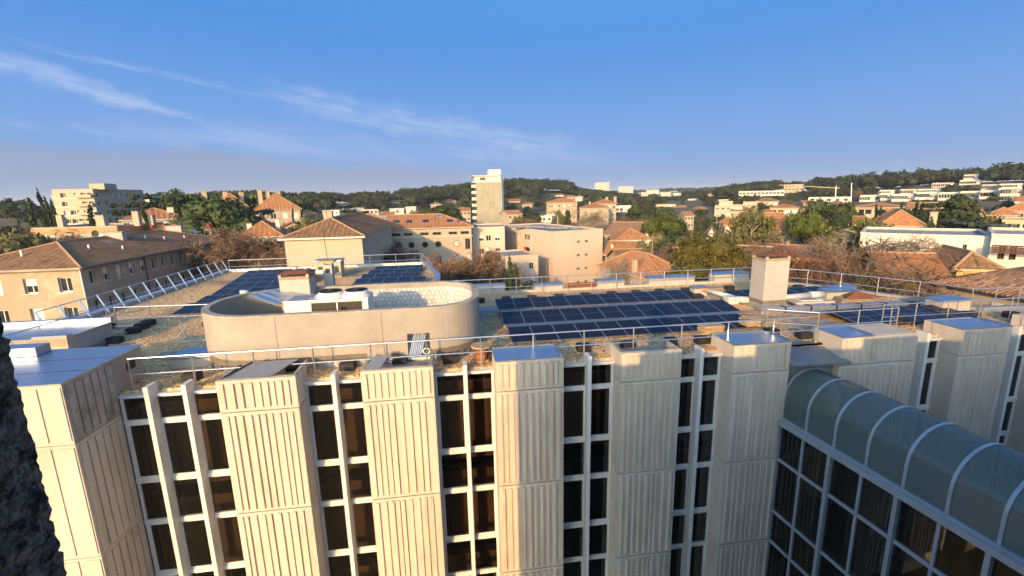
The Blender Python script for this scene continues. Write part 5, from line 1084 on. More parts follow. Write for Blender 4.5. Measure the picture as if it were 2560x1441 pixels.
for k, (a, b_, y, R, fl) in enumerate([(2152, 2200, 489, 335, 3), (2202, 2230, 484, 330, 4), (2232, 2290, 486, 325, 4), (2290, 2340, 481, 322, 4), (2350, 2402, 482, 318, 4), (2402, 2452, 479, 312, 4), (2455, 2505, 477, 306, 4), (2505, 2552, 469, 300, 5)]):
    ph(a, b_, y, R, 14, ['low white terraced flats at the left end of the hillside row', 'narrow white flats with brown strip in the hillside row', 'white flats with grey glass fronts in the hillside row', 'white flats with brown upright slots in the hillside row', 'bluish glass-fronted flats in the hillside row', 'pale flats beside the bluish glass-fronted flats', 'white gridded flats in front of the umbrella pine', 'tallest white gridded flats at the end of the hillside row'][k], kind='flat', wm='wall_white', rm='wall_white', cat='building', front=G(7, fl, 2.0 if k % 2 == 0 else 1.3, 1.9, 3.0, .8, .1), dep=.6, group='white flats along the hillside')
for k, (a, b_, y, R) in enumerate([(2330, 2385, 458, 410), (2400, 2452, 451, 415), (2412, 2446, 437, 440), (2456, 2500, 462, 380), (2500, 2556, 460, 370), (2200, 2236, 476, 370), (2252, 2292, 474, 380), (2295, 2352, 473, 360), (2020, 2125, 494, 330), (1960, 2010, 462, 520)]):
    ph(a, b_, y, R, 12, ['cream stepped villa above the hillside row', 'white cubic villa with terrace high on the hill', 'topmost white villa on the hill', 'white villa between terraces on the hill', 'broad white terrace house on the upper right hill', 'small cream house above the row of flats', 'tiny pale house above the row of flats', 'long low white house above the row of flats', 'long white balcony flats near the crane', 'white flat-roofed block crowning the wooded ridge'][k], kind='flat', wm='wall_white' if k % 3 else 'wall_cream2', rm='wall_white', front=G(5, 2 if k != 8 else 3, 2.0, 1.6, 2.9, .7, .1), dep=.6, group='white villas on the hill')
HN = [(o.location.x, o.location.y, o['label']) for o in COL.objects if o.parent is None and o.get('category') in ('house', 'building') and len(o['label'].split()) < 10]
for k, (a, b_, y, R, fl, wm_) in enumerate([(806, 848, 527, 260, 1, 'wall_white'), (866, 910, 521, 300, 1, 'wall_white'), (912, 946, 525, 240, 1, 'wall_white'), (984, 1040, 522, 215, 1, 'wall_white'), (846, 866, 514, 380, 0, 'wall_white'), (951, 985, 540, 200, 0, 'wall_white'), (1012, 1040, 518, 280, 1, 'wall_cream2'), (982, 1000, 506, 420, 1, 'wall_white'), (1115, 1140, 503, 380, 0, 'wall_beige'), (1150, 1176, 528, 230, 0, 'wall_cream2'), (1130, 1155, 545, 170, 0, 'wall_beige'), (1272, 1300, 504, 380, 0, 'wall_cream2'), (1306, 1330, 512, 330, 0, 'wall_cream2'), (1370, 1385, 491, 420, 1, 'wall_white'), (1388, 1410, 489, 415, 0, 'wall_white'), (1416, 1436, 494, 400, 0, 'wall_cream2'), (1438, 1456, 493, 390, 0, 'wall_white'), (1270, 1305, 536, 190, 0, 'wall_beige'), (1340, 1380, 541, 180, 1, 'wall_white'), (1720, 1740, 498, 480, 1, 'wall_white'), (1768, 1780, 486, 600, 0, 'wall_beige'), (1795, 1820, 500, 400, 1, 'wall_white'), (2040, 2075, 522, 210, 0, 'wall_beige'), (2060, 2085, 532, 180, 0, 'wall_white'), (2090, 2118, 512, 240, 0, 'wall_cream2'), (2128, 2150, 562, 118, 0, 'wall_white'), (2095, 2130, 568, 128, 0, 'wall_cream'), (905, 930, 560, 128, 1, 'wall_cream2'), (930, 950, 548, 150, 0, 'wall_white'), (20, 50, 602, 150, 0, 'wall_cream2'), (1575, 1598, 527, 290, 0, 'wall_white'), (1640, 1660, 530, 260, 0, 'wall_beige'), (1700, 1722, 520, 300, 0, 'wall_cream2'), (1712, 1735, 540, 210, 0, 'wall_beige'), (1745, 1770, 524, 270, 0, 'wall_cream2'), (1735, 1752, 508, 400, 1, 'wall_white'), (1870, 1895, 545, 180, 0, 'wall_white'), (1900, 1922, 536, 200, 0, 'wall_cream2'), (2000, 2030, 530, 200, 0, 'wall_beige'), (2010, 2040, 510, 280, 0, 'wall_cream2'), (2050, 2072, 548, 150, 0, 'wall_cream2'), (2130, 2150, 532, 180, 0, 'wall_beige'), (1668, 1690, 508, 420, 0, 'wall_white'), (2230, 2262, 540, 150, 0, 'wall_cream2'), (2318, 2345, 540, 150, 0, 'wall_white'), (2360, 2390, 540, 150, 0, 'wall_beige'), (2405, 2432, 527, 185, 0, 'wall_cream2'), (2540, 2570, 505, 220, 0, 'wall_white'), (760, 790, 535, 200, 0, 'wall_cream2'), (700, 722, 548, 180, 0, 'wall_white'), (1080, 1105, 512, 330, 0, 'wall_white'), (1045, 1068, 538, 180, 0, 'wall_cream2')]):
    pe_ = pol((a+b_)/2, y, R); nb_ = min(HN, key=lambda q_: (q_[0]-pe_.x)**2+(q_[1]-pe_.y)**2); kd = 'small '+{'wall_white': 'white', 'wall_cream2': 'cream', 'wall_beige': 'beige', 'wall_cream': 'yellow'}[wm_]+(' flat-roofed house' if fl else ' house with orange roof'); lb_ = kd+' near the '+nb_[2]
    ph(a, b_, y, R, 9, lb_ if len(lb_.split()) < 17 else kd+' among trees beyond the near blocks', kind='flat' if fl else ('gable' if k % 2 else 'hip'), rise=1.5, wm=wm_, rm='wall_white' if fl else 'tile_orange', front=G(3, 2, 1.1, 1.2), group='small houses among the trees', th=random.uniform(-25, 25))
# ---- near right: modern white house, yellow house, tiled roofs
W1 = ph(2141, 2474, 588, 77, 12, 'long low white modern house with blank wall and dark recessed slot', kind='flat', wm='wall_white', rm='wall_white', cat='building', th=-2, front=lambda w, ze: [(w*.41, w*.485, ze-5.4, ze-.9, 'brown'), (w*.385, w*.396, ze-1.8, ze-.9, 'brown'), (w*.80, w*.83, ze-1.7, ze-1.0, 'win')], dep=.5)
W3 = ph(2476, 2680, 590, 76.5, 12, 'white modern house with brown balcony rail and tall narrow windows', kind='flat', wm='wall_white', rm='wall_white', cat='building', th=-4, front=lambda w, ze: [(w*u, w*u+ww, ze-a, ze-c, k) for u, ww, a, c, k in ((.12, .55, 2.8, 1.2, 'brown'), (.27, .55, 2.8, 1.2, 'brown'), (.12, 2.2, 6.4, 4.8, 'brown'), (.36, 1.1, 6.8, 4.7, 'brown'), (.22, .9, 8.8, 7.3, 'win'), (.35, 1.2, 9, 7.2, 'brown'), (.5, 2, 2.2, 1.2, 'win'))])
wx = pol(2478, 631, 75); wy = pol(2620, 626, 75)
b = MB()
for k in range(16):
    u = k/15; p = wx.lerp(wy, u); b.tube((p.x, p.y, wx.z-.1), (p.x, p.y, wx.z+.85), .05, 4)
for z in (0, .2, .4, .6, .8): b.tube((wx.x, wx.y, wx.z+z), (wy.x, wy.y, wx.z+z), .07, 4)
b.build('balcony_rail', 'frame_brown', W3)
ph(2392, 2492, 672, 56, 8, 'yellow house with brown tiled roof and wooden door', kind='hip', rise=1.3, wm='wall_yellow', rm='tile_brown', th=-22, step=.3, front=lambda w, ze: [(w*.42, w*.42+.8, ze-3.4, ze-.8, 'brown'), (w*.2, w*.2+.5, ze-1.9, ze-1.3, 'win')])
ph(2215, 2372, 704, 50, 8, 'old stone house with large rust-red tile roof behind bare branches', kind='gable', rise=1.9, wm='wall_stone', rm='tile_orange', th=-20, step=.3)
ph(2005, 2215, 702, 56, 8, 'low old house with rust-red roof hidden by rusty bare trees', kind='gable', rise=1.5, wm='wall_stone', rm='tile_orange', th=-6, step=.3)
# near house with every roof tile in sight
NH = thing('tiled_house', (44, 25, TZ(44, 25)), 'near cream house with curved clay roof tiles and pale blue shutters', 'house')
pa, pb = pol(2322, 706, 43), pol(2640, 752, 39); ez = (pa.z+pb.z)/2; pa.z = pb.z = ez
dv = (pb-pa); dl = dv.length; dv.normalize(); iv = Vector((-dv.y, dv.x, 0)); iv = iv if iv.dot(Vector((pa.x, pa.y, 0))) > 0 else -iv
run, rise = 4.3, 1.3
b = MB(); q = [pa-iv*.3, pb-iv*.3, pb+iv*run+Vector((0, 0, rise)), pa+iv*run+dv*2.6+Vector((0, 0, rise))]
q[0].z -= .12; q[1].z -= .12; b.quad(*q); b.quad(pa+iv*run+dv*2.6+Vector((0, 0, rise)), pb+iv*run+Vector((0, 0, rise)), pb+iv*2*run, pa+iv*2*run); b.add([pa-iv*.3, pa+iv*run+dv*2.6+Vector((0, 0, rise)), pa+iv*2*run], [(0, 1, 2)]); rb = b.build('roof', 'tile_brown', NH)
tm = MB(); n = 6; TL = .46
for k in range(n+1):
    t_ = math.pi*k/n; tm.v += [(.115*math.cos(t_), 0, .07*math.sin(t_)), (.10*math.cos(t_), TL, .06*math.sin(t_)+.02)]
    if k: tm.f.append([2*k-2, 2*k, 2*k+1, 2*k-1]); tm.mi.append(0)
tm = tm.mesh('tile', 'tile_mixed', smooth=True)
sl_ = math.atan2(rise, run+.3); yw = math.atan2(iv.y, iv.x)-math.pi/2; cnt = 0
stf = MB()
for rr in range(11):
    for c in range(int(dl/.27)):
        s = .15+c*.27; v = rr*.42; fr = v*math.cos(sl_)/(run+.3)
        if s < fr*2.6+.1: continue
        p = pa-iv*.3+dv*s+iv*(v*math.cos(sl_))+Vector((0, 0, -.12+v*math.sin(sl_)+.02))
        if cnt < 300 and s < 7.6:
            cnt += 1; inst('tile', tm, p, rb, 0, None, (sl_, 0, yw))
        else:
            m_ = Matrix.Translation(p) @ Matrix.Rotation(yw, 4, 'Z') @ Matrix.Rotation(sl_, 4, 'X'); stf.add([m_ @ v_.co for v_ in tm.vertices], [tuple(f_.vertices) for f_ in tm.polygons])
so = stf.build('more_tiles', 'tile_mixed', NH); so['kind'] = 'stuff'
wl = MB(); O = pa+dv*.4+iv*.25; O.z = 0; zb_ = TZ(O.x, O.y)-.5
ops = [(4.0, 5.2, ez-1.9, ez-.7, 'win'), (8.2, 9.3, ez-1.9, ez-.7, 'win')]
wallgrid(wl, O, dv, dl-.6, zb_, ez-.12, ops, .2); wallgrid(wl, O+iv*8, -iv, 8, zb_, ez-.12, [], .2); wl.build('wall', 'wall_cream2', NH)
iy = Vector((-dv.y, dv.x, 0))
for o in ops:
    inst('window', UW['win'], O+dv*o[0]+iy*.2+Vector((0, 0, o[2])), NH, math.atan2(dv.y, dv.x), (o[1]-o[0], 1, o[3]-o[2]))
    for u in (o[0]-.62, o[1]+.04): MB().add(slab(O+dv*u-iy*.06+Vector((0, 0, o[2])), dv*.58, iy*.05, o[3]-o[2]), BF).build('shutter_leaf', 'alu_white', NH)
# ---- crane, poles and masts
cr = thing('tower_crane', pol(2090, 500, 330), 'slender tower crane with long yellow jib over the hillside', 'crane')
m0, m1 = pol(2088, 512, 330), pol(2090, 470, 330); MB().tube(m0, m1, .35, 4).build('mast', 'alu_white', cr); MB().tube(pol(1948, 463, 330), pol(2100, 471, 330), .22, 4).build('jib', 'wall_yellow', cr); MB().tube(m1, pol(2091, 464, 330), .2, 4).build('cab', 'alu_white', cr)
for k, (px, y0, y1, R, r_) in enumerate([(2128, 505, 458, 300, .22), (1631, 640, 588, 70, .10), (1730, 600, 540, 110, .12), (1792, 575, 537, 140, .12), (1393, 572, 538, 120, .08), (1365, 726, 645, 70, .05)]):
    a_, c_ = pol(px, y0, R), pol(px+1, y1, R); a_.z = TZ(a_.x, a_.y)-.3; b = MB().tube(a_, c_, r_, 6, r_*.7)
    if k in (1, 3): d_ = Vector((c_.y, -c_.x, 0)).normalized(); b.tube(c_-d_*.9-Vector((0, 0, .4)), c_+d_*.9-Vector((0, 0, .4)), .05, 4)
    props(b.build('utility_pole', 'galv' if k in (0, 4) else 'bark_pale', loc=a_), ['tall thin mast with orange foot beside the crane', 'wooden pole with cross-arm by the white villa', 'pale pole before the umbrella pine', 'pole with cross-arm by the yellow cottage', 'thin aerial mast on the pink flats', 'thin flagpole before the corner flats'][k], 'pole')
# lettering becomes a mesh
dg = bpy.context.evaluated_depsgraph_get(); me_ = bpy.data.meshes.new_from_object(lo.evaluated_get(dg)); me_.name = 'lettering'
lm = bpy.data.objects.new('maker_letters', me_); COL.objects.link(lm); lm.parent = lo.parent; lm.location = lo.location; lm.rotation_euler = lo.rotation_euler
if not me_.materials: me_.materials.append(MT['grille_letter'])
bpy.data.objects.remove(lo)
# ================================================================== TREES
def leafcloud(blobs, n, size, seed, jit=.75, thin=0, flat=1., core=.8, mats=('leaf_pine',)):
    rs = np.random.RandomState(seed); vol = np.array([b[3]*b[4]+b[4]*b[5]+b[3]*b[5] for b in blobs]); ns = np.maximum(6, (n*vol/vol.sum()).astype(int)); V, Fq = [], []; base = 0
    for bl, k in zip(blobs, ns):
        c = np.array(bl[:3]); r = np.array(bl[3:6]); d = rs.normal(size=(k, 3)); d /= np.linalg.norm(d, axis=1)[:, None]
        rr = 1-.28*rs.rand(k)**2; p = c+d*r*rr[:, None]*(1+.10*rs.normal(size=(k, 1)))
        nn = d/r; nn /= np.linalg.norm(nn, axis=1)[:, None]; nn = nn+jit*rs.normal(size=(k, 3)); nn /= np.linalg.norm(nn, axis=1)[:, None]
        t = rs.normal(size=(k, 3)); t -= (t*nn).sum(1)[:, None]*nn; t /= np.linalg.norm(t, axis=1)[:, None]; u = np.cross(nn, t)
        s = size*(.6+.8*rs.rand(k))[:, None]; t *= s*.5; u *= s*(thin or .32)*(.7+.6*rs.rand(k))[:, None]
        V.append(np.stack([p-t-u*.4, p-t*.1-u, p+t+u*.2, p+t*.1+u], 1).reshape(-1, 3))
    if core:
        for bl in blobs:
            th = np.linspace(0, math.pi, 5)[1:-1]; ph_ = np.arange(7)*2*math.pi/7
    return np.concatenate(V)
def mesh_from(V, quads, name, mats, extra=None):
    nv, nq = len(V), len(quads); me = bpy.data.meshes.new(name); me.vertices.add(nv); me.vertices.foreach_set('co', V.astype(np.float32).ravel()); me.loops.add(nq*4); me.loops.foreach_set('vertex_index', quads.astype(np.int32).ravel())
    me.polygons.add(nq); me.polygons.foreach_set('loop_start', np.arange(0, nq*4, 4, dtype=np.int32)); me.polygons.foreach_set('loop_total', np.full(nq, 4, np.int32)); me.update(calc_edges=True)
    for m in mats: me.materials.append(MT[m])
    return me
def ico(c, r, k=.78):                          # small closed core so that light does not shine straight through
    P = []; Q = []
    th = [0, .6, 1.2, 1.9, 2.5, math.pi]; m = 8
    for t_ in th:
        for j in range(m): a = 2*math.pi*j/m; P.append((c[0]+k*r[0]*math.sin(t_)*math.cos(a), c[1]+k*r[1]*math.sin(t_)*math.sin(a), c[2]+k*r[2]*math.cos(t_)))
    for i in range(len(th)-1):
        for j in range(m): Q.append((i*m+j, (i+1)*m+j, (i+1)*m+(j+1) % m, i*m+(j+1) % m))
    return np.array(P), np.array(Q)
def crown(name, blobs, n, size, mat_, seed, jit=.75, core=.72, norm=True, key_=''):
    V = leafcloud(blobs, n, size, seed, jit)
    if norm:
        k_ = 10/np.percentile(V[:, 2], 99.5 if 'cyp' in str(key_) else 98.5); V = V*k_; blobs = [tuple(v*k_ for v in bl) for bl in blobs]
    Q = np.arange(len(V)).reshape(-1, 4); Vs, Qs = [V], [Q]; b = len(V)
    if core:
        for bl in blobs:
            p, q = ico(bl[:3], bl[3:6], core); Vs.append(p); Qs.append(q+b); b += len(p)
    return mesh_from(np.concatenate(Vs), np.concatenate(Qs), name, [mat_])
def lumps(seed, c, r, n, s0, s1, lowcut=-.5):
    rs = random.Random(seed); out = []
    for k in range(n):
        while True:
            d = Vector((rs.gauss(0, 1), rs.gauss(0, 1), rs.gauss(0, 1))).normalized()
            if d.z > lowcut: break
        q = rs.uniform(.45, .85); s = rs.uniform(s0, s1); out.append((c[0]+d.x*r[0]*q, c[1]+d.y*r[1]*q, c[2]+d.z*r[2]*q, s*rs.uniform(.9, 1.3), s*rs.uniform(.9, 1.3), s*rs.uniform(.65, .95)))
    return out
def trunk_mesh(h, r, seed, limbs=4, mat_='bark', lean=.3, top=.75):
    rs = random.Random(seed); b = MB(); p = Vector((0, 0, -.5)); q = Vector((rs.uniform(-lean, lean), rs.uniform(-lean, lean), h*top)); m = (p+q)/2+Vector((rs.uniform(-lean, lean)*.6, rs.uniform(-lean, lean)*.6, 0))
    b.tube(p, m, r, 7, r*.8); b.tube(m, q, r*.8, 7, r*.4)
    for k in range(limbs):
        a = rs.uniform(0, 6.28); s = m.lerp(q, rs.uniform(.1, .9)); e = s+Vector((math.cos(a)*h*.24, math.sin(a)*h*.24, h*rs.uniform(.08, .22))); b.tube(s, e, r*.4, 5, r*.15)
    return b.mesh('trunk', mat_)
# every kind is modelled 10 m high and about as wide as it should be
KIND = {}
def kind(key, cm, tm_): KIND[key] = (cm, tm_)
for s in range(3): kind('pine%d' % s, crown('crown', lumps(10+s, (0, 0, 6.3), (3.5, 3.5, 3.2), 20, 1.0, 1.7), 3400, .5, 'leaf_pine', s), trunk_mesh(10, .22, s))
for s in range(2): kind('dark%d' % s, crown('crown', lumps(20+s, (0, 0, 5.4), (3.3, 3.3, 4.2), 24, .9, 1.6), 3400, .5, 'leaf_dark', 5+s), trunk_mesh(10, .22, 5+s))
for s in range(2): kind('umbrella%d' % s, crown('crown', lumps(30+s, (0, 0, 7.6), (4.8, 4.8, 1.9), 26, 1.0, 1.6, -.25), 4200, .42, 'leaf_bright', 9+s, .6), trunk_mesh(10, .25, 8+s, 6, 'bark', .3, .72))
for s in range(2):
    rs = random.Random(40+s); bl = [(rs.uniform(-.15, .15), rs.uniform(-.15, .15), .9+k*.62, *(2*[max(.18, max(.12, .92*math.sin(math.pi*min(1, (k+2.6)/17.6))**.8*(1-k/19)))]), .75) for k in range(15)]
    kind('cypress%d' % s, crown('crown', bl, 2600, .36, 'leaf_dark', 12+s, .5, key_='cyp'), trunk_mesh(10, .15, 12, 0, 'bark', .02, .5))
for s in range(2):
    rs = random.Random(50+s); bl = []
    for k in range(9):
        z = 1.8+k*.92; rr = 4.4*(1-k/10.5)+.4
        for j in range(max(2, int(rr*2.2))): a = rs.uniform(0, 6.28); d = rr*rs.uniform(.35, .95); bl.append((d*math.cos(a), d*math.sin(a), z+rs.uniform(-.2, .2), rs.uniform(.8, 1.3), rs.uniform(.8, 1.3), .28))
    kind('cedar%d' % s, crown('crown', bl, 4200, .42, 'leaf_blue' if s else 'leaf_dark', 14+s, .5, .7), trunk_mesh(10, .25, 14+s, 8, 'bark', .05, .9))
kind('conifer', crown('crown', lumps(61, (0, 0, 3.2), (2.6, 2.6, 2.6), 16, .8, 1.2)+lumps(62, (0, 0, 6.6), (1.6, 1.6, 2.6), 12, .6, .9), 3400, .45, 'leaf_dark', 16), trunk_mesh(10, .2, 16, 2))
kind('bigbush', crown('crown', lumps(71, (0, 0, 5.6), (2.7, 2.6, 3.9), 70, .5, .95, -.9), 22000, .20, 'leaf_gold', 17, .8), trunk_mesh(10, .3, 17))
kind('openpine', crown('crown', lumps(81, (0, 0, 7.0), (4.0, 4.0, 2.8), 15, .7, 1.25), 2600, .42, 'leaf_olive', 18, .7, .5), trunk_mesh(10, .22, 18, 12, 'bark_pale', .3, .9))
kind('olive', crown('crown', lumps(91, (0, 0, 5), (4, 4, 4.2), 20, .9, 1.5, -.9), 3200, .42, 'leaf_olive', 19), trunk_mesh(10, .2, 19))
kind('lime', crown('crown', lumps(95, (0, 0, 5), (4.5, 4.5, 4), 22, .8, 1.3, -.9), 9000, .24, 'leaf_lime', 20, .9, .4), trunk_mesh(10, .2, 20))
def bare(seed, mat_, spread=.6, depth=6, r0=.17, leaves=None):
    rs = random.Random(seed); b = MB(); tips = []
    def grow(p, d, ln, r, k):
        q = p+d*ln; b.tube(p, q, r, 5 if k > 3 else 3, r*.68, cap=False)
        if k == 0: tips.append(q); return
        for j in range(3 if k in (depth, depth-1, 2) else 2):
            nd_ = (d+Vector((rs.gauss(0, spread), rs.gauss(0, spread), rs.gauss(.12, spread*.6)))).normalized(); grow(q, nd_, ln*rs.uniform(.66, .9), r*rs.uniform(.55, .7), k-1)
    for j in range(3): grow(Vector((rs.uniform(-.2, .2), rs.uniform(-.2, .2), -.3)), Vector((rs.uniform(-.35, .35), rs.uniform(-.35, .35), 1)).normalized(), 2.3, r0, depth)
    zm = max(v[2] for v in b.v); b.v = [(v[0]*10/zm, v[1]*10/zm, v[2]*10/zm) for v in b.v]; tips = [t*(10/zm) for t in tips]
    lf = None
    if leaves:
        bl = [(t.x, t.y, t.z, .28, .28, .25) for t in tips[::2]]; lf = crown('crown', bl, 5200, .26, leaves, seed, 1.2, 0, False)
    tw = leafcloud([(t.x, t.y, t.z, .55, .55, .5) for t in tips[::3]], 5200, 1.0, seed+50, 2., thin=.028)
    return b.mesh('branches', mat_), lf, mesh_from(tw, np.arange(len(tw)).reshape(-1, 4), 'twigs', [mat_])
BARE = {'bare0': bare(1, 'bark_pale'), 'bare1': bare(2, 'twig_brown'), 'rust0': bare(3, 'twig_rust', .75), 'rust1': bare(4, 'twig_rust', .8, leaves='leaf_dry'), 'dry': bare(5, 'twig_brown', .7, leaves='leaf_dry'), 'twig': bare(6, 'twig_brown', .85)}
def tree(key, px, pyt, R, label, cat='tree', group=None, wid=1., base=None, name=None):
    p = pol(px, pyt, R); zb = TZ(p.x, p.y) if base is None else base; h = p.z-zb
    put(key, p.x, p.y, zb, h, label, cat, group, wid, name)
WF = {'bigbush': 1.0, 'umbrella': .8, 'cypress': .8, 'lime': .45, 'conifer': .8, 'cedar': .8, 'bare': 1., 'rust': 1., 'twig': 1., 'dry': 1.}
def put(key, x, y, zb, h, label, cat='tree', group=None, wid=1., name=None):
    wid = wid*WF.get(key.rstrip('0123456789'), .72); s = h/10; nm = name or {'p': 'pine_tree', 'd': 'dark_pine_tree', 'u': 'umbrella_pine', 'c': 'cypress_tree', 'b': 'bare_tree', 'r': 'bare_tree', 't': 'bare_tree', 'o': 'garden_tree', 'l': 'shrub'}[key[0]]
    if key.startswith('cedar'): nm = 'cedar_tree'
    if key == 'conifer': nm = 'conifer_tree'
    if key == 'bigbush': nm = 'evergreen_tree'
    if key == 'dry': nm = 'dry_leaf_tree'
    o = bpy.data.objects.new(nm, None); COL.objects.link(o); o.location = (x, y, zb); o.rotation_euler = (0, 0, random.uniform(0, 6.28)); o.scale = (s*wid, s*wid, s); o.empty_display_size = .2
    ORG[o.name] = Vector((x, y, zb)); props(o, label, cat, group)
    parts = ((('branches', BARE[key][0]), ('crown', BARE[key][1]), ('twigs', BARE[key][2])) if key in BARE else (('crown', KIND[key][0]), ('trunk', KIND[key][1])))
    for nme, me in parts:
        if me: c = bpy.data.objects.new(nme, me); COL.objects.link(c); c.parent = o
